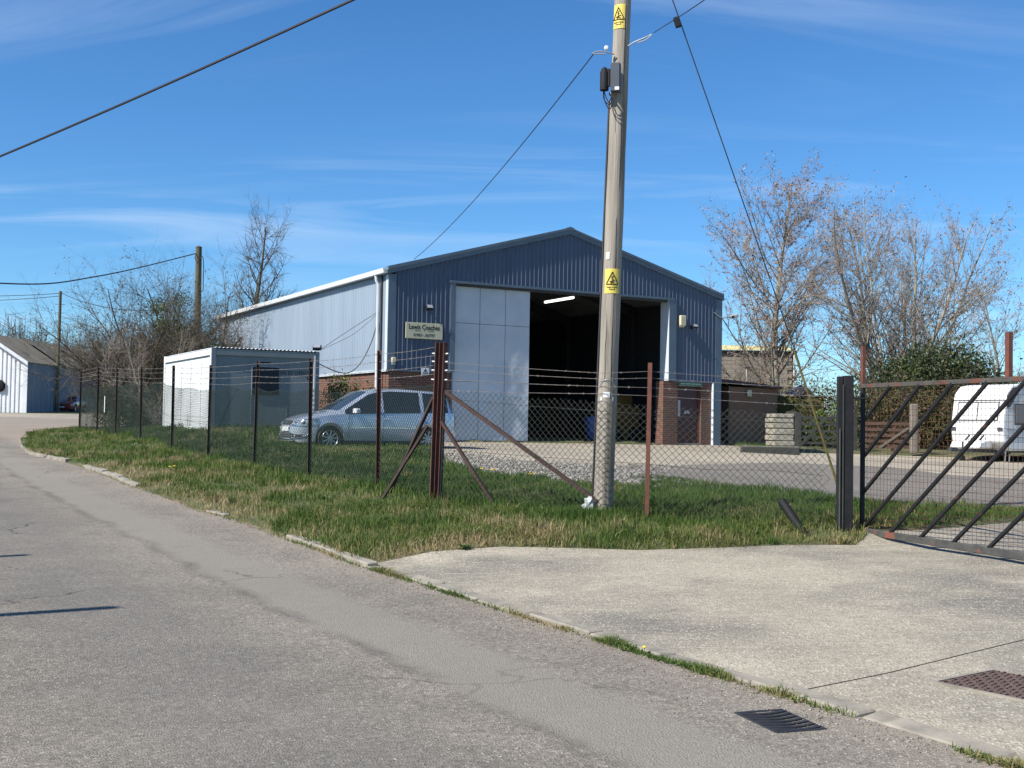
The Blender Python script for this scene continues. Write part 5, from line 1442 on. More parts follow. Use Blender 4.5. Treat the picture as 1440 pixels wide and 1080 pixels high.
# side details, both flanks
for s in (1, -1):
    for x in (.86, -.07, -1.17):
        m2 = MB(); y0 = HWc * 1.0
        pts = [(x, s * (y0 + .003), .32), (x, s * (y0 + .004), .60), (x - .01, s * (y0 + .002), .78), (x - .02, s * (HWc * .985 + .003), .95)]
        m2.path(pts, .0045, 4); m2.build('door_gap', M['skirt'], car)
    MB().bar((.80, s * (HWc + .008), .60), (-.98, s * (HWc + .008), .60), .012, .028).build('side_moulding', M['chrome'], car)
    for x in (-.0, -1.0): MB().box((x - .17, s * (HWc + .012), .82), (.19, .028, .03)).build('door_handle', M['car_paint'], car, bevel=.008)
    mr = MB().box((.70, s * (HWc + .10), 1.02), (.13, .20, .125), Matrix.Rotation(R(s * 8), 3, 'Z')).build('mirror', M['white_plastic'] if s > 0 else M['car_paint'], car, bevel=.035, seg=2)  # camera-side mirror is white: its sunlit glare is put into the colour
    MB().box((.72, s * (HWc - .01), .975), (.09, .10, .035)).build('mirror_stem', M['skirt'], mr)
    m2 = MB(); m2.path([(.15, s * .62, 1.53), (.0, s * .62, 1.578), (-1.5, s * .60, 1.575), (-1.72, s * .59, 1.52)], .014, 6); m2.build('roof_rail', M['galv'], car, smooth=True)
    surf_patch(car, 'tail_light', M['red_lens'], [(-2.06, s * .80, .72), (-2.16, s * .70, .72), (-2.09, s * .66, 1.02), (-1.99, s * .74, 1.02)], .018)
    MB().bar((1.0, s * (HWc - .03), .235), (-1.0, s * (HWc - .03), .235), .05, .06).build('sill', M['skirt'], car)
    m2 = MB(); m2.path([(.90, s * (HWc * .985 + .002), .945), (0, s * (HWc * .985 + .004), .975), (-1.9, s * (HWc * .955 + .004), 1.015)], .006, 4); m2.build('window_seal', M['skirt'], car)
MB().box((-2.20, 0, .60), (.016, .5, .11)).build('number_plate', M['yellow_sign'], car)
MB().box((-2.16, 0, .34), (.1, 1.3, .12)).build('rear_bumper_foot', M['skirt'], car, bevel=.02)

red = dict(half_len=2.05, half_w=.83, wheel_r=.30, axles=(1.25, -1.2), cuts=(.75, .1, .55, -1.2, -1.7, -.35, -.45),
    plan=[(-2.05, .85), (-1.7, .96), (0, 1.0), (1.4, .99), (1.8, .94), (2.05, .82)],
    top=[(-2.05, .78), (-1.75, .92), (-1.2, 1.22), (-.5, 1.30), (.1, 1.24), (.75, .90), (1.6, .78), (2.05, .62)],
    belt=[(-2.05, .76), (-1.2, .86), (.75, .82), (1.6, .74), (2.05, .56)],
    edge=[(-2.05, .77), (-1.7, .88), (-1.2, 1.12), (-.5, 1.20), (.1, 1.13), (.75, .83), (2.05, .57)],
    edge_w=[(-2.05, .8), (-.5, .74), (.3, .78), (.8, .95), (2.05, .9)],
    bottom=[(-2.05, .3), (-1.5, .2), (1.5, .2), (2.05, .24)],
    glass=(-1.7, .55), pillars=[(-.45, -.35)], screen=(.1, .75), rear=(-1.7, -1.2), spokes=6)
rc_loc = (-33.15, 88.0, hz(-33.15, 88) - .02)
rc = make_car('parked_car', 'low dark red car parked beside the distant shed', rc_loc, R(-86), red, M['car_red'])
for s in (1, -1): MB().box((2.0, s * .55, .58), (.08, .36, .11)).build('headlight', M['lens_grey'], rc, bevel=.02)
MB().box((2.04, 0, .40), (.04, .52, .11)).build('number_plate', M['plate_white'], rc)
MB().box((2.0, 0, .33), (.1, 1.4, .2)).build('bumper', M['skirt'], rc, bevel=.03)
MB().box((2.03, 0, .57), (.04, .66, .08)).build('grille', M['skirt'], rc)

# ------------------------------------------------------------------ caravan
cvc = Vector((15.70, 37.45, 0))                      # near front corner
cv = thing('touring_caravan', 'old white touring caravan parked beyond the yard gate', 'caravan', (cvc.x, cvc.y, .66), TH)
CVW, CVL = 2.08, 4.6
side = [(.34, .34), (.06, .62), (0, .98), (.02, 1.32), (.10, 1.86), (.16, 2.18), (.42, 2.44), (.75, 2.50), (CVL - .7, 2.50), (CVL - .2, 2.36), (CVL, 1.7), (CVL, .6), (CVL - .25, .34)]
m2 = MB(); m2.prism(side, lambda u, v, w: (u, w, v), 0, CVW); m2.build('body', M['caravan'], cv, bevel=.05, seg=2)
# front wall pieces
def front_pt(z, y, out=.0):
    zs = [p[1] for p in side[1:7]]; xs_ = [p[0] for p in side[1:7]]
    return (float(np.interp(z, zs, xs_)) - out, y, z)
def front_panel(name, y0, y1, z0, z1, mat, out, n=5, parent=None):
    m2 = MB(); vs = []
    for k in range(n + 1):
        z = z0 + (z1 - z0) * k / n; vs += [front_pt(z, y0, out), front_pt(z, y1, out)]
    m2.add(vs, [(2 * k, 2 * k + 1, 2 * k + 3, 2 * k + 2) for k in range(n)])
    return m2.build(name, mat, parent or cv)
wf = front_panel('front_window', .22, CVW - .22, 1.30, 1.92, M['steel'], .012)
front_panel('pane', .26, 1.02, 1.335, 1.885, M['white_curtain'], .020, parent=wf); front_panel('pane', 1.06, CVW - .26, 1.335, 1.885, M['white_curtain'], .020, parent=wf)
front_panel('trim_line', .03, CVW - .03, 1.955, 1.985, M['steel'], .014, 1)
front_panel('trim_line', .03, CVW - .03, 1.235, 1.25, M['trim_pale'], .012, 1)
front_panel('trim_line', .03, CVW - .03, .86, .875, M['trim_pale'], .012, 1)
for y in (.12, CVW - .12): front_panel('front_light', y - .10, y + .10, .98, 1.09, M['steel'], .03, 1)
for (x, w, h, z) in ((.98, .95, .68, 1.52), (2.75, .95, .68, 1.52)):
    f_ = MB().box((x, -.012, z), (w, .03, h)).build('side_window', M['steel'], cv, bevel=.012)
    for q in (-1, 1): MB().box((x + q * w * .235, -.022, z), (w * .44, .025, h - .08)).build('pane', M['caravan_glass'], f_, bevel=.02)
MB().box((CVL / 2, -.008, 1.02), (CVL - .3, .012, .02)).build('trim_line', M['trim'], cv)
MB().box((CVL / 2, -.008, .78), (CVL - .3, .012, .02)).build('trim_line', M['trim'], cv)
m2 = MB(); m2.prism([(.16, 2.10), (.42, 2.36), (.95, 2.46), (.60, 2.12), (.3, 1.75), (.14, 1.72)], lambda u, v, w: (u, w, v), -.016, -.004); m2.build('dark_corner_panel', M['steel'], cv)
MB().box((CVL / 2, CVW / 2, .32), (CVL - .6, CVW - .4, .08)).build('chassis', M['steel'], cv)
af = MB(); af.bar((.35, .55, .30), (-1.05, CVW / 2, .34), .06, .09); af.bar((.35, CVW - .55, .30), (-1.05, CVW / 2, .34), .06, .09); af.box((-1.12, CVW / 2, .36), (.26, .12, .12)); af.build('drawbar', M['steel'], cv)
m2 = MB(); m2.prism([(.05, .40), (-.62, .40), (-.5, .62), (0, .70)], lambda u, v, w: (u, w, v), .45, CVW - .45); m2.build('hitch_cover', M['caravan'], cv, bevel=.04)
for y in (.72, 1.28): MB().tube((-.25, y, .66), (-.05, y, .82), .03, n=6).build('grab_handle', M['skirt'], cv)
jw = MB(); jw.tube((-.82, CVW / 2 - .14, .12), (-.82, CVW / 2 - .14, .62), .03, n=8); jw.build('jockey_stand', M['steel'], cv)
MB().lathe([(.06, -.035), (.11, -.03), (.11, .03), (.06, .035)], (-.82, CVW / 2 - .14, .06), 'y', 14).build('jockey_wheel', M['tyre'], cv)
for y in (.12, CVW - .12):
    w = thing('wheel', parent=cv, loc=(2.35, y, .25))
    MB().lathe([(.18, -.08), (.28, -.085), (.30, -.05), (.30, .05), (.28, .085), (.18, .08)], (0, 0, 0), 'y', 20).build('tyre', M['tyre'], w, smooth=True)
    MB().lathe([(.06, -.09), (.17, -.082), (.18, -.07)], (0, 0, 0), 'y', 16).build('rim', M['galv'], w)
for x in (.3, .5): MB().bar((x, .15, .32), (x - .1, .1, -.02), .04).build('corner_steady', M['steel'], cv)

# ------------------------------------------------------------------ outbuildings beside the warehouse
ob = thing('brick_outbuilding', 'low dark brick outbuilding with flat roof beside the warehouse', 'outbuilding', tuple(bw(12.8, 1.1, -.08)), TH)
MB().box((2.35, 1.5, 1.05), (2.35, 2.9, 2.3)).build('wall', M['brown_board'], ob)
MB().box((.55, 2.6, 1.05), (1.2, .2, 2.3)).build('rear_wall', M['brick_dark'], ob)
MB().box((1.15, .0, 1.08), (.035, .08, 2.3)).build('corner_post', M['timber_grey'], ob)
MB().box((.6, .35, 1.05), (1.05, .06, 2.2)).build('door', M['door_maroon'], ob)  # added dark panel stands in for the black opening
m2 = MB(); m2.add([(-.02, -.12, 2.38), (3.62, -.12, 2.16), (3.62, 3.05, 2.16), (-.02, 3.05, 2.38), (-.02, -.12, 2.52), (3.62, -.12, 2.28), (3.62, 3.05, 2.28), (-.02, 3.05, 2.52)], [(0, 3, 2, 1), (4, 5, 6, 7), (0, 1, 5, 4), (1, 2, 6, 5), (2, 3, 7, 6), (3, 0, 4, 7)])
m2.build('flat_roof', M['door_maroon'], ob)
MB().box((2.1, -.02, 1.98), (.20, .10, .26)).build('bulkhead_lamp', M['cream_plastic'], ob, bevel=.02)

bk = thing('block_building', 'concrete block building with lichen yellow roof behind the outbuilding', 'building', (7.0, 60.0, hz(12, 60) - .3), 0)
BW_, BH_ = 7.5, 4.1
MB().box((BW_ / 2, 4.2, BH_ / 2), (BW_ - .04, 8.3, BH_)).build('wall_core', M['mortar'], bk)
proto = MB().box((0, 0, 0), (.432, .06, .208)).mesh('block', bevel=.006)
for r_ in range(19):
    for c_ in range(17):
        x = .22 + c_ * .444 + (.222 if r_ % 2 else 0)
        if x > BW_ - .2: continue
        o = link_mesh('block', proto, M['block'], bk); o.location = (x, .035 + random.uniform(-.006, .006), .12 + r_ * .218)
MB().box((BW_ / 2, -.02, BH_ + .07), (BW_ + .1, .10, .16)).build('fascia', M['steel'], bk)
m2 = MB(); n_ = 60
for k in range(n_):
    x0 = -.15 + (BW_ + .3) * k / n_; x1 = x0 + (BW_ + .3) / n_ * .5; x2 = x0 + (BW_ + .3) / n_
    for (p, q) in (((x0, 0), (x1, .05)), ((x1, .05), (x2, 0))):
        m2.add([(p[0], -.2, BH_ + .14 + p[1]), (q[0], -.2, BH_ + .14 + q[1]), (q[0], 3.5, BH_ + .62 + q[1]), (p[0], 3.5, BH_ + .62 + p[1])], [(0, 1, 2, 3)])
m2.build('roof', M['asbestos_yellow'], bk)
MB().tube((BW_ - .08, -.06, .2), (BW_ - .08, -.06, BH_), .045, n=8).build('downpipe', M['white_plastic'], bk)
lpst = thing('lamp_post', 'thin white lamp post in front of the block building', 'lamp post', (10.0, 50.0, hz(10, 50)))
MB().tube((0, 0, 0), (0, 0, 3.1), .035, .028, 8).build('post', M['white_plastic'], lpst)
MB().box((.05, 0, 3.14), (.2, .1, .09)).build('lamp_head', M['steel'], lpst, bevel=.02)

stk = thing('slab_stack', 'stack of pale concrete slabs beside the outbuilding', 'slab stack', (9.0, 38.75, gz(9, 38.75) + .02), R(4))
zz = 0.0
for k, hgt in enumerate((.19, .17, .20, .21, .18, .17, .15)):
    MB().box((random.uniform(-.025, .025), .45 + random.uniform(-.02, .02), zz + hgt / 2), (.70 - (.04 if k == 6 else 0), .95, hgt - .022)).build('slab', M['stack_stone'], stk, bevel=.018)
    zz += hgt
MB().box((.40, .45, .66), (.07, 1.0, 1.38)).build('shaded_end_sheet', M['timber_dark'], stk)  # dark sheet stands in for the shaded right face of the slabs
bm_ = thing('low_beam', 'long dark beam lying on the ground before the slab stack', 'beam', (8.28, 37.55, gz(8.3, 37.55)), R(1))
MB().box((0, 0, .09), (1.86, .26, .26)).build('beam', M['timber_dark'], bm_, bevel=.03)
MB().box((0, .02, .228), (1.80, .24, .015)).build('lit_beam_top', M['stack_stone'], bm_)  # pale sheet: sunlight on top of the dark beam put into colour
rk = MB().lathe([(.02, 0), (.10, .03), (.13, .09), (.10, .16), (.03, .19)], n=10).build('round_stone', M['stack_stone'], smooth=True); rk.location = (8.55, 38.0, gz(8.55, 38.0)); tag(rk, 'round pale stone beside the slab stack', 'stone')
# field gate
fg = thing('field_gate', 'dark wooden five-bar gate before the hedge', 'gate', (10.25, 41.6, gz(11, 41.6)), R(2))
for k, z in enumerate((.20, .40, .62, .85, 1.10)): MB().box((.95, 0, z), (1.9, .04, .09)).build('rail', M['timber_dark'], fg)
for a, b_ in (((.02, .15), (.95, 1.1)), ((.95, 1.1), (1.88, .15)), ((.3, 1.1), (1.0, .3))): MB().bar((a[0], -.035, a[1]), (b_[0], -.035, b_[1]), .03, .08).build('brace', M['timber_dark'], fg)
for x in (-.05, 1.95): MB().box((x, .02, .6), (.13, .13, 1.35)).build('post', M['timber_dark'], fg)
tf = thing('timber_fence', 'brown timber rail fence between the field gate and the caravan', 'fence', (12.35, 41.0, gz(13, 41) - .02), 0)
for z in (.18, .38, .58, .78, .99): MB().box((.95, 0, z), (1.95, .04, .11)).build('rail', M['timber'], tf)
for x in (.05, 1.0, 1.85): MB().box((x, .05, .55), (.09, .09, 1.15)).build('post', M['timber'], tf)
MB().bar((.5, -.04, .15), (1.5, -.04, .85), .03, .07).build('brace', M['timber_grey'], tf)
gp_ = thing('timber_post', 'thick grey weathered timber post beside the rail fence', 'post', (13.78, 40.2, gz(13.7, 40.2)))
MB().box((0, 0, .82), (.24, .22, 1.7)).build('post_shaft', M['timber_grey'], gp_, bevel=.03)
mw_ = thing('mossy_wall', 'mossy garden wall section behind the slab stack', 'wall', (9.9, 45.0, .9))
MB().box((1.0, 0, .95), (2.1, .35, 1.95)).build('wall_face', M['moss'], mw_, bevel=.03)
MB().box((1.0, 0, 1.96), (2.2, .42, .08)).build('coping', M['stack_stone'], mw_, bevel=.015)
tp = thing('blue_tarpaulin', 'small dark blue tarpaulin heap on the mossy wall', 'tarpaulin', (11.05, 45.0, 2.9))
rr = random.Random(8); vs = []; n, m_ = 14, 6
for j in range(m_):
    for k in range(n):
        a = 2 * math.pi * k / n; f = 1 + rr.uniform(-.2, .2); q = j / (m_ - 1)
        vs.append((.55 * f * math.cos(a) * (1 - q ** 2), .3 * f * math.sin(a) * (1 - q ** 2), .36 * q + rr.uniform(-.03, .03)))
m2 = MB(); m2.add(vs, [(j * n + k, j * n + (k + 1) % n, (j + 1) * n + (k + 1) % n, (j + 1) * n + k) for j in range(m_ - 1) for k in range(n)]); m2.build('sheet', M['navy_ink'], tp)

# ------------------------------------------------------------------ distant white shed
sh = thing('white_shed', 'distant white metal shed with brown mossy roof and grey long side', 'shed', (-33.15, 80.0, 1.72), 0)
SW, SLn, SE_, SR = 5.7, 34.0, 3.62, 5.5
m2 = MB(); clad(m2, 0, SW, .30, .05, lambda x: 0, lambda x: SE_ + (SR - SE_) * (1 - abs(x - SW / 2) / (SW / 2)) - .05, lambda s, o, z: (-s, -o, z), rib=.11, flank=.03); m2.build('gable_cladding', M['shed_white'], sh)
m2 = MB(); clad(m2, 0, SLn, .30, .04, lambda x: 0, lambda x: SE_, lambda s, o, z: (o, s, z), rib=.11, flank=.03); m2.build('long_wall', M['shed_grey'], sh)
MB().box((-SW / 2, SLn / 2, 1.8), (SW - .1, SLn - .1, 3.6)).build('inner_core', M['shed_grey'], sh)
for s in (0, 1):
    xe = .22 if s == 0 else -SW - .22; ze = SE_ - .1
    m2 = MB(); n_ = 70
    for k in range(n_):
        y0 = -.25 + (SLn + .4) * k / n_; y1 = y0 + (SLn + .4) / n_ / 2; y2 = y0 + (SLn + .4) / n_
        for (p, q) in (((y0, 0), (y1, .05)), ((y1, .05), (y2, 0))):
            m2.add([(xe, p[0], ze + p[1]), (xe, q[0], ze + q[1]), (-SW / 2, q[0], SR + q[1]), (-SW / 2, p[0], SR + p[1])], [(0, 1, 2, 3)])
    m2.build('roof_slope', M['shed_roof'], sh)
    m2 = MB(); m2.prism([(xe, ze - .2), (-SW / 2, SR - .18), (-SW / 2, SR + .06), (xe, ze + .05)], lambda u, v, w: (u, w, v), -.36, -.26); m2.build('barge_board', M['white_plastic'], sh)
MB().box((-.03, -.06, SE_ / 2), (.3, .06, SE_)).build('corner_trim', M['shed_white'], sh)
for k, y in enumerate((5.5, 11, 16)):
    m2 = MB(); m2.add([(.1, y, SE_ + .05), (.1, y + 1.2, SE_ + .05), (-2.6, y + 1.2, SR - .02), (-2.6, y, SR - .02)], [(0, 1, 2, 3)])
    for v in range(4): pass
    o = m2.build('roof_light', M['shed_roof'], sh); o.location = (0, 0, .09)
MB().lathe([(.38, 0), (.42, -.06), (.30, -.16), (.12, -.2)], (-1.75, -.08, 1.9), 'y', 16).build('wall_fan', M['black'], sh)
MB().box((-SW / 2, -.02, .02), (SW, .12, .12)).build('plinth', M['mortar'], sh)

# ------------------------------------------------------------------ trees
class Tree:
    def __init__(s, seed): s.r = random.Random(seed); s.seg = []; s.tips = []
    def branch(s, p, d, L, r, lvl, spec):
        sp = spec[lvl]; n = sp['n']; step = L / n; p = Vector(p); d = Vector(d).normalized(); rr = s.r
        rend = r * sp.get('end', .25)
        kids = []
        for i in range(n):
            w = sp['wob']
            d = (d + Vector((rr.gauss(0, w), rr.gauss(0, w), rr.gauss(0, w) + sp['up']))).normalized()
            q = p + d * step
            r0 = r + (rend - r) * i / n; r1 = r + (rend - r) * (i + 1) / n
            s.seg.append((tuple(p), tuple(q), r0, r1, lvl))
            if lvl + 1 < len(spec):
                u = (i + 1) / n
                if u >= sp['from']:
                    c = sp['kids'] / max(1, n * (1 - sp['from'])); c = int(c) + (rr.random() < c - int(c))
                    for _ in range(c):
                        kids.append((p.lerp(q, rr.random()), d.copy(), u, r1))
            p = q
        s.tips.append((tuple(p), tuple(d), lvl))
        for (kp_, kd, u, kr) in kids:
            sp2 = spec[lvl + 1]; an = R(rr.uniform(*sp2['ang'])); az = rr.uniform(0, 2 * math.pi)
            a = kd.orthogonal().normalized(); b = kd.cross(a)
            nd = kd * math.cos(an) + (a * math.cos(az) + b * math.sin(az)) * math.sin(an)
            shp = sp2.get('shape', lambda u: 1.0)(u)
            s.branch(kp_, nd, L * sp2['len'] * shp * rr.uniform(.65, 1.15), min(kr * .8, max(sp2['rmin'], kr * sp2['rad'])), lvl + 1, spec)
def emit(segs, name, mat, parent, n=3):
    if not segs: return None
    P0 = np.array([q[0] for q in segs]); P1 = np.array([q[1] for q in segs]); R0 = np.array([q[2] for q in segs]); R1 = np.array([q[3] for q in segs])
    V, F = tubes_np(P0, P1, R0, R1, n)
    return link_mesh(name, np_mesh(name, V, F), mat, parent)
def leaf_quads(P, size, rg, aspect=1.6, droop=0.0):
    n = len(P); d = rg.normal(size=(n, 3)); d[:, 2] -= droop; d /= np.linalg.norm(d, axis=1, keepdims=True)
    e = np.cross(d, rg.normal(size=(n, 3))); e /= np.linalg.norm(e, axis=1, keepdims=True) + 1e-9
    s = (size * rg.uniform(.6, 1.35, n))[:, None]
    V = np.stack([P, P + d * s * .5 * aspect + e * s * .32, P + d * s * aspect, P + d * s * .5 * aspect - e * s * .32], 1)
    F = np.arange(n * 4).reshape(n, 4)
    return V.reshape(-1, 3), F
def make_tree(label, loc, seed, H, r0, spec, barkmat, twigmat, leafn=0, leaf=.07, leafmat='catkin', lean=(0, 0), group=None, stems=1, spread=0.0, cat='tree', name='bare_tree', min_lvl=2):
    t = thing(name, label, cat, loc, 0, group)
    T = Tree(seed)
    for k in range(stems):
        a = 2 * math.pi * (k + T.r.random() * .6) / max(1, stems)
        d = Vector((lean[0] + spread * math.cos(a), lean[1] + spread * math.sin(a), 1))
        off = (.25 * math.cos(a) * (stems > 1), .25 * math.sin(a) * (stems > 1), -.2)
        T.branch(off, d, H * (1 if stems == 1 else T.r.uniform(.72, 1.05)), r0 * (1 if stems == 1 else T.r.uniform(.6, 1)), 0, spec)
    tr = [q for q in T.seg if q[4] == 0]; li = [q for q in T.seg if q[4] == 1]; tw = [q for q in T.seg if q[4] >= 2]
    emit(tr, 'trunk', M[barkmat], t, 8)
    o = emit(li + tw, 'crown', M[barkmat], t, 3)
    o.data.materials.append(M[twigmat])
    nl, nt = len(li), len(li) + len(tw)
    mi = np.tile((np.arange(nt) >= nl).astype(np.int32), 3)
    o.data.polygons.foreach_set('material_index', mi)
    if leafn:
        rg = np.random.default_rng(seed); tw2 = [q for q in T.seg if q[4] >= min_lvl]
        sl_ = np.array([math.dist(q[0], q[1]) for q in tw2]); idx = rg.choice(len(tw2), leafn, p=sl_ / sl_.sum()); P0 = np.array([tw2[i][0] for i in idx]); P1 = np.array([tw2[i][1] for i in idx])
        u = rg.random((leafn, 1)); P = P0 + (P1 - P0) * u + rg.normal(size=(leafn, 3)) * .02
        V, F = leaf_quads(P, leaf, rg, 1.7, .5)
        tint = np.repeat(np.clip(rg.normal(.5, .22, leafn), 0, 1), 4)
        link_mesh('catkins' if leafmat == 'catkin' else 'leaves', np_mesh('catkins', V, F, tint), M[leafmat], t)
    return t, T

poplar = [dict(n=16, wob=.035, up=.03, kids=58, **{'from': .14}, end=.10),
          dict(n=8, wob=.07, up=.062, ang=(30, 60), len=.37, rad=.42, rmin=.013, kids=14, **{'from': .15}, end=.2, shape=lambda u: 1.08 * math.sin(math.pi * min(1, .20 + .80 * u)) ** .55 + .05),
          dict(n=4, wob=.11, up=.06, ang=(22, 60), len=.30, rad=.45, rmin=.014, kids=7, **{'from': .15}, end=.4),
          dict(n=3, wob=.14, up=.04, ang=(25, 65), len=.42, rad=.55, rmin=.0115, end=.6)]
make_tree('tall pale bare tree with catkins rising beside the warehouse corner', (12.45, 55.0, 1.2), 21, 12.3, .21, poplar, 'bark_pale', 'twig_pale', 7800, .07)
poplar2 = [dict(n=14, wob=.05, up=.02, kids=26, **{'from': .16}, end=.12),
          dict(n=7, wob=.08, up=.06, ang=(25, 55), len=.36, rad=.45, rmin=.012, kids=9, **{'from': .15}, end=.2, shape=lambda u: 1.1 * math.sin(math.pi * min(1, .22 + .78 * u)) ** .6 + .05),
          dict(n=4, wob=.11, up=.05, ang=(22, 60), len=.32, rad=.45, rmin=.014, kids=6, **{'from': .15}, end=.4),
          dict(n=3, wob=.14, up=.03, ang=(25, 65), len=.42, rad=.55, rmin=.0115, end=.6)]
make_tree('wide many-stemmed bare tree with catkins above the evergreen bush', (17.3, 52.5, 1.0), 33, 11.6, .17, poplar2, 'bark_pale', 'twig_pale', 7800, .07, stems=8, spread=.36)
make_tree('small slender bare tree with catkins beyond the caravan', (25.2, 60.0, 1.0), 41, 8.6, .13, poplar2, 'bark_pale', 'twig_pale', 1200, .065, lean=(.04, 0))
oak = [dict(n=14, wob=.03, up=.06, kids=30, **{'from': .28}, end=.15),
       dict(n=8, wob=.09, up=.09, ang=(28, 55), len=.34, rad=.45, rmin=.02, kids=9, **{'from': .2}, end=.2, shape=lambda u: 1.15 - .5 * u),
       dict(n=5, wob=.16, up=.03, ang=(28, 65), len=.36, rad=.45, rmin=.017, kids=7, **{'from': .15}, end=.35),
       dict(n=3, wob=.18, up=.03, ang=(25, 65), len=.45, rad=.55, rmin=.014, end=.5)]
make_tree('tall dark leafless tree standing behind the far end of the warehouse', (-14.3, 62.0, 1.2), 52, 10.9, .20, oak, 'bark', 'twig')
thick = [dict(n=9, wob=.09, up=-.015, kids=15, **{'from': .12}, end=.15),
         dict(n=6, wob=.14, up=.03, ang=(20, 55), len=.42, rad=.5, rmin=.014, kids=7, **{'from': .15}, end=.25),
         dict(n=4, wob=.17, up=.03, ang=(25, 60), len=.42, rad=.5, rmin=.016, kids=5, **{'from': .2}, end=.4),
         dict(n=3, wob=.2, up=.02, ang=(25, 65), len=.5, rad=.6, rmin=.017, end=.6)]
TG = 'thicket of bare shrubs behind the fence'
make_tree('sprawling bare shrub at the road end of the thicket', (-15.9, 50.8, 1.0), 61, 5.4, .11, thick, 'bark', 'twig', 1700, .06, 'leaf_hedge', stems=13, spread=.50, lean=(-.14, 0), group=TG, cat='shrub', name='bare_shrub')
make_tree('big bare shrub in the middle of the thicket', (-14.9, 50.0, 1.0), 62, 6.6, .12, thick, 'bark', 'twig', 1700, .06, 'leaf_hedge', stems=13, spread=.48, lean=(-.05, 0), group=TG, cat='shrub', name='bare_shrub')
make_tree('bare shrub around the mossy pole, nearest the warehouse', (-12.6, 49.3, 1.0), 63, 6.2, .11, thick, 'bark', 'twig', 1700, .06, 'leaf_hedge', stems=9, spread=.42, group=TG, cat='shrub', name='bare_shrub')
make_tree('low pale-stemmed shrub in front of the thicket', (-13.6, 47.4, 1.0), 64, 4.3, .075, thick, 'bark_pale', 'twig_pale', 500, .08, 'leaf_hedge', stems=8, spread=.75, group=TG, cat='shrub', name='bare_shrub')
make_tree('thin leafless sapling beside the block building', (9.2, 49.0, 1.0), 71, 4.6, .04, thick, 'bark', 'twig', stems=4, spread=.22, cat='sapling', name='sapling')

def leaf_mass(name, label, ells, n, size, mat, seed, cat='bush', clump=.55, stems=0, loc=(0, 0, 0), aspect=1.5, group=None):
    """leaves gathered in clumps scattered through several ellipsoids, on a few woody stems"""
    t = thing(name, label, cat, loc, 0, group); rg = np.random.default_rng(seed)
    vol = np.array([e[3] * e[4] * e[5] for e in ells]); pick = rg.choice(len(ells), n, p=vol / vol.sum())
    E_ = np.array(ells)[pick]
    nc = max(30, n // 55)
    # clump centres near the surface
    cp = rg.choice(len(ells), nc, p=vol / vol.sum()); CE = np.array(ells)[cp]
    d = rg.normal(size=(nc, 3)); d /= np.linalg.norm(d, axis=1, keepdims=True)
    C = CE[:, :3] + d * CE[:, 3:6] * (rg.random((nc, 1)) ** .30) * rg.uniform(.82, 1.1, (nc, 1))
    ct = rg.normal(.5, .16, nc)
    k = rg.integers(0, nc, n)
    P = C[k] + rg.normal(size=(n, 3)) * clump * rg.uniform(.3, .75, (n, 1))
    P[:, 2] = np.maximum(P[:, 2], .02)
    V, F = leaf_quads(P, size, rg, aspect, .1)
    tint = np.repeat(np.clip(ct[k] + rg.normal(0, .17, n), 0, 1), 4)
    link_mesh('foliage', np_mesh('foliage', V, F, tint), M[mat], t)
    T = Tree(seed)
    sp = [dict(n=6, wob=.1, up=.02, kids=7, **{'from': .2}, end=.2), dict(n=4, wob=.16, up=.03, ang=(20, 60), len=.45, rad=.5, rmin=.012, kids=4, **{'from': .2}, end=.3), dict(n=3, wob=.2, up=.02, ang=(25, 65), len=.5, rad=.6, rmin=.009, end=.5)]
    for e in ells:
        for q in range(stems):
            T.branch((e[0] + T.r.uniform(-.3, .3) * e[3], e[1] + T.r.uniform(-.3, .3) * e[4], 0), (T.r.uniform(-.5, .5), T.r.uniform(-.5, .5), 1), (e[2] + e[5]) * T.r.uniform(.8, 1.08), .05, 0, sp)
    emit(T.seg, 'stems', M['twig'], t, 3)
    return t
leaf_mass('evergreen_bush', 'dense dark evergreen bush below the bare trees', [(0, 0, 2.2, 2.5, 1.8, 2.2), (-1.6, .1, 1.8, 1.6, 1.5, 1.8), (1.9, .2, 1.9, 1.7, 1.5, 1.8), (.8, 0, 3.2, 1.4, 1.2, 1.2)], 26000, .115, 'leaf_dark', 5, stems=5, loc=(17.0, 47.5, .7))
leaf_mass('hedge', 'brown-green hedge running behind the field gate', [(0, 0, 1.2, 1.4, .9, 1.5), (2.0, .3, 1.2, 1.5, .9, 1.45), (3.8, .2, 1.3, 1.4, .9, 1.5), (5.6, .3, 1.2, 1.4, 1.0, 1.4)], 13000, .085, 'leaf_hedge', 6, 'hedge', stems=7, loc=(11.2, 44.9, .8))
leaf_mass('hedge', 'dark leafy hedge behind the white caravan', [(0, 0, 1.2, 1.9, .9, 1.5), (3, .3, 1.2, 2.2, 1.0, 1.5), (6.6, .2, 1.3, 2.5, 1.0, 1.5), (10.5, .2, 1.3, 2.8, 1.0, 1.6), (15, 0, 1.3, 3, 1, 1.5)], 12000, .10, 'leaf_dark', 16, 'hedge', stems=4, loc=(18.6, 45.5, .7))
leaf_mass('ivy_bush', 'fresh green leafy bush beside the field gate', [(0, 0, .95, .6, .4, .6), (.6, .1, 1.3, .4, .3, .5)], 1600, .09, 'leaf_green', 7, stems=2, loc=(11.6, 43.4, .75), clump=.25)
leaf_mass('bramble_thicket', 'brown bramble mass at the foot of the bare shrubs', [(-.9, .3, 1.0, 1.2, 1.2, 1.6), (.8, .2, 1.0, 1.5, 1.2, 1.6), (2.6, -.2, 1.0, 1.4, 1.2, 1.5)], 15000, .085, 'leaf_hedge', 8, 'brambles', stems=10, loc=(-15.0, 48.6, 1.0))
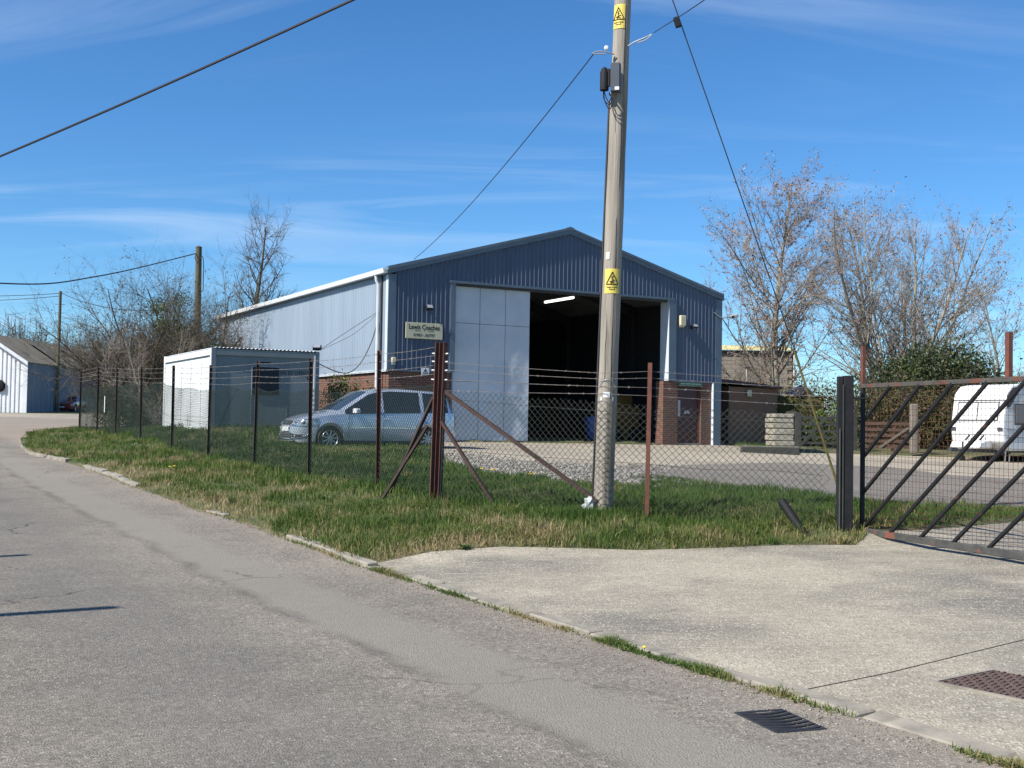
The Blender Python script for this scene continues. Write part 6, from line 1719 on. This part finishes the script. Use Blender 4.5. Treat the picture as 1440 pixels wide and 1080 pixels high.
leaf_mass('ivy_bush', 'olive green leafy ivy patch high in the bare thicket', [(0, 0, 5.0, 1.0, .8, 1.0), (.3, .1, 3.6, .9, .8, 1.0)], 2600, .09, 'leaf_green', 9, stems=2, loc=(-14.4, 49.6, 1.0), clump=.3)
leaf_mass('ivy_bush', 'olive ivy bush against the far warehouse corner', [(0, 0, 2.6, 1.0, .8, 1.3), (.5, .2, 1.4, 1.0, .8, 1.2)], 3000, .085, 'leaf_dark', 10, stems=3, loc=(-12.2, 48.0, 1.0), clump=.35)
leaf_mass('wall_creeper', 'yellow-green creeper growing up the brick base behind the car', [(0, 0, 1.35, .40, .25, .65), (.62, .1, 1.15, .35, .25, .55), (.2, 0, .6, .6, .3, .6)], 3600, .075, 'leaf_green', 12, 'creeper', stems=2, loc=(-5.35, 36.5, 1.05), clump=.25)

# far woods along the skyline: too many twigs to count
rg = np.random.default_rng(77); P0, P1, R0, R1 = [], [], [], []
for k in range(2400):
    x = rg.uniform(-95, -38); y = rg.uniform(150, 185); h = rg.uniform(6.5, 11) * (1 + .25 * math.sin(x * .35))
    b = np.array([x, y, 2.2]); d = np.array([rg.normal(0, .13), rg.normal(0, .13), 1.0]); d /= np.linalg.norm(d); tpt = b + d * h
    P0.append(b); P1.append(tpt); R0.append(.09); R1.append(.02)
    for q in range(9):
        u = rg.uniform(.35, 1); s = b + d * h * u; e = s + np.array([rg.normal(0, 1), rg.normal(0, 1), rg.uniform(.3, 1.4)]) * rg.uniform(.5, 1.3)
        P0.append(s); P1.append(e); R0.append(.035); R1.append(.012)
V, F = tubes_np(np.array(P0), np.array(P1), np.array(R0), np.array(R1), 3)
tag(link_mesh('far_wood', np_mesh('far_wood', V, F), M['twig']), 'far bare brown wood on the skyline beyond the shed', 'wood', kind='stuff')

# ------------------------------------------------------------------ grass
def blades(name, label, XY, hmin, hmax, width, tint, seed, lean=.45):
    rg = np.random.default_rng(seed); n = len(XY); Z = ground_z(XY) - .012
    az = rg.uniform(0, 2 * math.pi, n); h = rg.uniform(hmin, hmax, n) if np.isscalar(hmin) else hmin * rg.uniform(.55, 1.3, n)
    w = width * rg.uniform(.7, 1.4, n)
    ln = np.abs(rg.normal(0, lean, n)); la = rg.uniform(0, 2 * math.pi, n)
    B = np.c_[XY, Z]; S = np.c_[np.cos(az), np.sin(az), np.zeros(n)] * (w / 2)[:, None]
    L = np.c_[np.cos(la), np.sin(la), np.zeros(n)] * (ln * h)[:, None]; U = np.c_[np.zeros(n), np.zeros(n), h]
    V = np.stack([B - S, B + S, B + L * .35 + U * .55 - S * .8, B + L * .35 + U * .55 + S * .8, B + L + U * (1 - .25 * np.minimum(ln, 1))[:, None]], 1)
    k = (np.arange(n) * 5)[:, None]
    F = np.concatenate([k + np.array([[0, 1, 3]]), k + np.array([[0, 3, 2]]), k + np.array([[2, 3, 4]])])
    o = link_mesh(name, np_mesh(name, V.reshape(-1, 3), F, np.repeat(np.clip(tint, 0, 1), 5)), M['grass'])
    return tag(o, label, 'grass', kind='stuff')
def vnoise(XY, s, seed):
    x, y = XY[:, 0] * s, XY[:, 1] * s
    return .5 + .25 * (np.sin(x * 1.3 + seed + 1.7 * np.sin(y * .9 + seed)) + np.sin(y * 1.7 - seed + 1.3 * np.sin(x * 1.1)))
rg = np.random.default_rng(5)
N = 620000
XY = np.c_[rg.uniform(-19.5, 9.2, N), rg.uniform(12.8, 47, N)]
q = XY @ KN - K0 @ KN                              # distance from the kerb line
fq = (XY - FC) @ np.array([FD[1], -FD[0]])
keep = (region_of(XY) < 0)
XY = XY[keep]
dist = np.linalg.norm(XY, axis=1)
keep = rg.random(len(XY)) < np.clip(1.0 - (dist - 17) / 34, .22, 1)
XY = XY[keep]
# keep clear of buildings and of what the camera side cannot see behind them
loc = XY - np.array(BO[:2]); lx = loc @ np.array([BA.x, BA.y]); ly = loc @ np.array([BB.x, BB.y])
XY = XY[~((lx > -.05) & (ly > -.05))]
loc = XY - np.array([CX, CY]); lx = loc @ np.array([BA.x, BA.y]); ly = loc @ np.array([BB.x, BB.y])
XY = XY[~((lx > -.02) & (lx < 3.3) & (ly > -.02))]
q = XY @ KN - K0 @ KN; d1 = near_dist(XY, KERB_LINE); d2 = near_dist(XY, APRON_EDGE); dd = np.minimum(d1, d2)
ff = (XY - FC) @ np.array([FD[1], -FD[0]])          # >0 inside the yard
FUa = (GP - FC) / np.linalg.norm(GP - FC); fr = np.abs((XY - FC) @ np.array([-FUa[1], FUa[0]]))
outside = (ff < .05)
base = .40 + .34 * (vnoise(XY, 1.1, 2.0) - .5) + .30 * (vnoise(XY, 3.3, 7.0) - .5)
dry = np.clip(1 - dd / 1.2, 0, 1) * .50 + np.clip(1 - np.abs(dd - 1.7) / .8, 0, 1) * .10
patch = np.clip((vnoise(XY, .9, 11.0) - .52) * 2.2, 0, 1) * .36
inside_green = np.where(outside, .07, -.16)
corner = np.clip(1 - np.linalg.norm(XY - np.array([-.2, 15.2]), axis=1) / 3.4, 0, 1) * .20 + np.clip(1 - np.linalg.norm(XY - np.array([2.6, 15.8]), axis=1) / 1.6, 0, 1) * .22
tint = base + dry + patch + inside_green + corner + rg.normal(0, .13, len(XY))
hgt = .075 + .05 * vnoise(XY, 1.7, 4.0) + .05 * np.clip(vnoise(XY, .7, 9.0) - .5, 0, 1)
hgt *= np.clip(dd / .35, .5, 1); hgt *= np.where(outside, 1.0, 1.12)
hgt += .06 * np.exp(-(ff / .35) ** 2) + .07 * np.exp(-(fr / .4) ** 2) * (XY[:, 0] > -1.2)
hgt *= np.where(np.abs(XY[:, 0] + 3.8) + np.abs(XY[:, 1] - 30.6) < 3.0, .75, 1)
thin = rg.random(len(XY)) < np.clip(.50 + dd / .3, 0, 1)
wid = .0062 + .00022 * np.linalg.norm(XY, axis=1)
blades('grass', 'green and straw-coloured grass of the verge and the yard bank', XY[thin], hgt[thin], None, wid[thin], tint[thin], 3)
# thicker turf on the bank in front of the fence
rg2 = np.random.default_rng(25); N = 60000; XB = np.c_[rg2.uniform(-3.2, 5.2, N), rg2.uniform(12.9, 17.6, N)]
db = np.minimum(near_dist(XB, APRON_EDGE), near_dist(XB, KERB_LINE)); ok = (region_of(XB) < 0) & (db > .02); XB, db = XB[ok], db[ok]
pn = vnoise(XB, 2.1, 5.0); ok = rg2.random(len(XB)) < np.clip(.35 + pn, 0, 1); XB, db, pn = XB[ok], db[ok], pn[ok]
tb = .42 + .5 * (vnoise(XB, 2.6, 8.0) - .5) + np.clip(1 - db / .9, 0, 1) * .30 + .34 * np.clip(1 - np.linalg.norm(XB - np.array([-.6, 14.6]), axis=1) / 1.8, 0, 1) + rg2.normal(0, .15, len(XB))
blades('grass', 'thick tussocky grass on the bank before the front fence', XB, .075 + .085 * pn, None, np.full(len(XB), .0085), tb, 33, lean=.75)
# tussocks of longer, coarser grass, each leaning outwards from its root, and flattened dead straw
rg3 = np.random.default_rng(31); N = 2600; TC = np.c_[rg3.uniform(-18.5, 8.5, N), rg3.uniform(13, 45, N)]
ok = (region_of(TC) < 0) & (near_dist(TC, KERB_LINE) > .10)
lo2 = TC - np.array(BO[:2]); ok &= ~((lo2 @ np.array([BA.x, BA.y]) > -.2) & (lo2 @ np.array([BB.x, BB.y]) > -.2))
lo2 = TC - np.array([CX, CY]); ok &= ~((lo2 @ np.array([BA.x, BA.y]) > -.2) & (lo2 @ np.array([BB.x, BB.y]) > -.2))
ok &= ~((np.abs(TC[:, 0] + 3.8) < 2.6) & (np.abs(TC[:, 1] - 30.4) < 2.2))
TC = TC[ok]; nb = rg3.integers(14, 60, len(TC)); TT = rg3.normal(.46, .24, len(TC)) + .25 * np.clip(1 - np.minimum(near_dist(TC, KERB_LINE), near_dist(TC, APRON_EDGE)) / 1.2, 0, 1); TH_ = rg3.uniform(.10, .24, len(TC))
ins = ((TC - FC) @ np.array([FD[1], -FD[0]])) > 0; TH_ = np.where(ins, TH_ * .8, TH_)
k = np.repeat(np.arange(len(TC)), nb); XT = TC[k] + rg3.normal(0, .05, (len(k), 2)); ok = region_of(XT) < 0; XT, k = XT[ok], k[ok]
blades('grass', 'coarse longer tussocks scattered through the verge grass', XT, TH_[k], None, np.full(len(XT), .0095), np.clip(TT[k] + rg3.normal(0, .12, len(k)), 0, 1), 41, lean=.8)
N = 26000; XS = np.c_[rg3.uniform(-14, 5.5, N), rg3.uniform(12.9, 36, N)]; ds = np.minimum(near_dist(XS, KERB_LINE), near_dist(XS, APRON_EDGE))
rs_ = region_of(XS); ok = ((rs_ < 0) & (ds < 1.5) & (rg3.random(N) < 1.1 - ds / 1.5)) | ((rs_ >= 0) & (rs_ < 2) & (ds < .16)); XS = XS[ok]
blades('dead_straw', 'flattened dead straw and leaf litter along the verge edge', XS, np.full(len(XS), .05), None, np.full(len(XS), .010), np.clip(rg3.normal(.86, .12, len(XS)), 0, 1), 43, lean=2.6)
# grass on the far side of the road, thinner
N = 30000; XY = np.c_[rg.uniform(-30, 2, N), rg.uniform(-4, 30, N)]; XY = XY[region_of(XY) < 0]; qq = XY @ KN - K0 @ KN; XY = XY[qq < -7.6]
blades('grass', 'rough grass along the opposite road edge', XY, np.full(len(XY), .11), None, np.full(len(XY), .012), .45 + rg.normal(0, .15, len(XY)), 4)
# weeds rooted in the joint between kerb and road
rg = np.random.default_rng(15); pts = []
for t0, n_, s_ in ((-5.4, 60, .08), (-4.1, 120, .12), (-3.0, 260, .16), (-2.55, 90, .06), (-1.7, 60, .12), (-.95, 260, .10), (-.62, 420, .09), (-.30, 120, .05), (-.02, 200, .05), (.2, 160, .05), (1.3, 40, .08), (1.75, 120, .12), (2.35, 240, .12), (2.75, 60, .06), (3.1, 320, .14), (3.5, 160, .08), (4.1, 60, .08), (4.6, 200, .15), (5.5, 60, .2), (6.1, 120, .15), (6.5, 40, .1), (7.2, 140, .12), (7.7, 220, .12), (9.5, 280, .6), (13.0, 240, 1.2), (17, 240, 1.4), (21.5, 220, 1.4)):
    n_ = int(n_ * 2.2); tt = rg.normal(t0, s_ * 1.35, n_); of = rg.normal(-.055, .028, n_)
    pts += [kp(a, b) for a, b in zip(tt, of)]
XY = np.array(pts); Z0 = .032 + .045 * vnoise(XY, 5.0, 2.0)
blades('kerb_weeds', 'small weeds and moss growing along the kerb joint', XY, Z0, None, np.full(len(XY), .008), np.clip(.66 + .6 * (vnoise(XY, 1.7, 1.0) - .4) + rg.normal(0, .16, len(XY)), 0, .98), 6, lean=1.1)

# ------------------------------------------------------------------ gravel stones
rg = np.random.default_rng(9); N = 16000
XY = np.c_[rg.uniform(-2.5, 4.5, N), rg.uniform(20.5, 30.5, N)]
inside = region_of(XY) == 3
edge = near_dist(XY, np.array(dense_poly(POLY['gravel'], .3))) < .45
keep = (inside & (rg.random(N) < np.clip(vnoise(XY, 1.2, 3) + .25, 0, 1))) | (edge & (rg.random(N) < .25)); XY = XY[keep]
n = len(XY); s = rg.uniform(.012, .034, n); B = np.c_[XY, ground_z(XY) + s * .35]
dirs = np.array([(1, 0, 0), (-1, 0, 0), (0, 1, 0), (0, -1, 0), (0, 0, .7), (0, 0, -.7)], float)
V = B[:, None] + dirs[None] * (s[:, None, None] * rg.uniform(.7, 1.35, (n, 6, 1)))
F = (np.arange(n) * 6)[:, None, None] + np.array([(0, 2, 4), (2, 1, 4), (1, 3, 4), (3, 0, 4), (2, 0, 5), (1, 2, 5), (3, 1, 5), (0, 3, 5)])[None]
M['stone_chip'] = tint_mat('gravel_stones', [(0, (.11, .10, .085)), (.5, (.22, .205, .175)), (1, (.40, .375, .335))], rough=.95)
tag(link_mesh('gravel_stones', np_mesh('gravel_stones', V.reshape(-1, 3), F.reshape(-1, 3), np.repeat(rg.random(n), 6)), M['stone_chip']), 'loose pale gravel stones along the edge of the yard', 'gravel', kind='stuff')
# grit along the gutter and bits of litter on the concrete
N = 5200; tt = rg.uniform(-9, 30, N); of = -np.abs(rg.normal(.02, .26, N)) - .01
XY = np.array([kp(a, b) for a, b in zip(tt, of)]); s = rg.uniform(.003, .010, N); B = np.c_[XY, heights(XY) + s * .3]
V = B[:, None] + dirs[None] * (s[:, None, None] * rg.uniform(.6, 1.3, (N, 6, 1)))
F = (np.arange(N) * 6)[:, None, None] + np.array([(0, 2, 4), (2, 1, 4), (1, 3, 4), (3, 0, 4), (2, 0, 5), (1, 2, 5), (3, 1, 5), (0, 3, 5)])[None]
tag(link_mesh('gutter_grit', np_mesh('gutter_grit', V.reshape(-1, 3), F.reshape(-1, 3), np.repeat(rg.random(N) ** 1.6, 6)), M['stone_chip']), 'scattered grit in the road gutter', 'grit', kind='stuff')

# ------------------------------------------------------------------ broad-leaved weeds and dandelions
def weed(label, x, y, n, size, seed):
    t = thing('dock_plant', label, 'plant', (x, y, gz(x, y)), 0); rr = random.Random(seed)
    for k in range(n):
        a = rr.uniform(0, 2 * math.pi); L = size * rr.uniform(.6, 1.2); w = L * .34; el = rr.uniform(.3, 1.1)
        d = Vector((math.cos(a) * math.cos(el), math.sin(a) * math.cos(el), math.sin(el))); sdv = Vector((-math.sin(a), math.cos(a), 0))
        vs = []
        for (u, ww) in ((0, .12), (.3, .85), (.6, 1.0), (.85, .6), (1, .05)):
            c = d * L * u + Vector((0, 0, -.35 * L * u * u))
            vs += [c - sdv * w / 2 * ww + Vector((0, 0, .012)), c, c + sdv * w / 2 * ww + Vector((0, 0, .012))]
        fs = [(3 * i + j, 3 * i + j + 1, 3 * i + j + 4, 3 * i + j + 3) for i in range(4) for j in range(2)]
        m2 = MB(); m2.add(vs, fs); m2.build('leaf', M['weed_leaf'], t, smooth=True)
    return t
M['weed_leaf'] = pm('weed_leaf', (.045, .085, .020), (.07, .115, .03), scale=9, rough=.5)
weed('broad-leaved dock plant at the foot of the rusty corner post', -1.12, 17.05, 22, .17, 1)
weed('broad-leaved dock plant in the bank in front of the pole', .52, 14.75, 22, .16, 2)
weed('bright small weed at the concrete edge below the corner post', -.52, 13.75, 14, .11, 3)
weed('small weed clump at the concrete edge before the pole', -.02, 14.2, 10, .08, 4)
weed('dark weed rosette on the bank beside the leaning pipe', 3.1, 14.95, 14, .11, 5)
weed('dark weed rosette in the verge beside the second fence post', -2.9, 18.6, 16, .13, 6)
weed('weed rosette in the verge before the third fence post', -4.6, 20.9, 16, .13, 7)
weed('nettle-like weed clump behind the corner post braces', -1.9, 19.4, 18, .15, 8)
def dandelion(label, x, y, group, r=.022, h=.08):
    t = thing('dandelion', label, 'dandelion', (x, y, gz(x, y)), random.uniform(0, 6), group)
    MB().tube((0, 0, 0), (.01, 0, h), .0025, n=5).build('stalk', M['weed_leaf'], t)
    MB().lathe([(r * .3, h - .004), (r, h + .004), (r * .8, h + .010), (r * .2, h + .013)], (.01, 0, 0), 'z', 10).build('flower', M['petal'], t)
dandelion('larger dandelion of the pair on the grass verge', -7.15, 25.05, 'pair of dandelions on the verge', .04, .13)
dandelion('smaller dandelion of the pair on the grass verge', -7.3, 25.2, 'pair of dandelions on the verge', .035, .12)
dandelion('lone dandelion in the kerb joint of the driveway', *kp(3.0, -.07), None, .016, .05)
for k, (x, y) in enumerate(((-.55, 22.2), (-.35, 22.0), (-.3, 22.25), (.35, 21.6), (.45, 21.75), (1.6, 21.2))):
    dandelion('dandelion among the grass at the gravel edge', x, y, 'dandelions at the gravel edge', .035, .13)
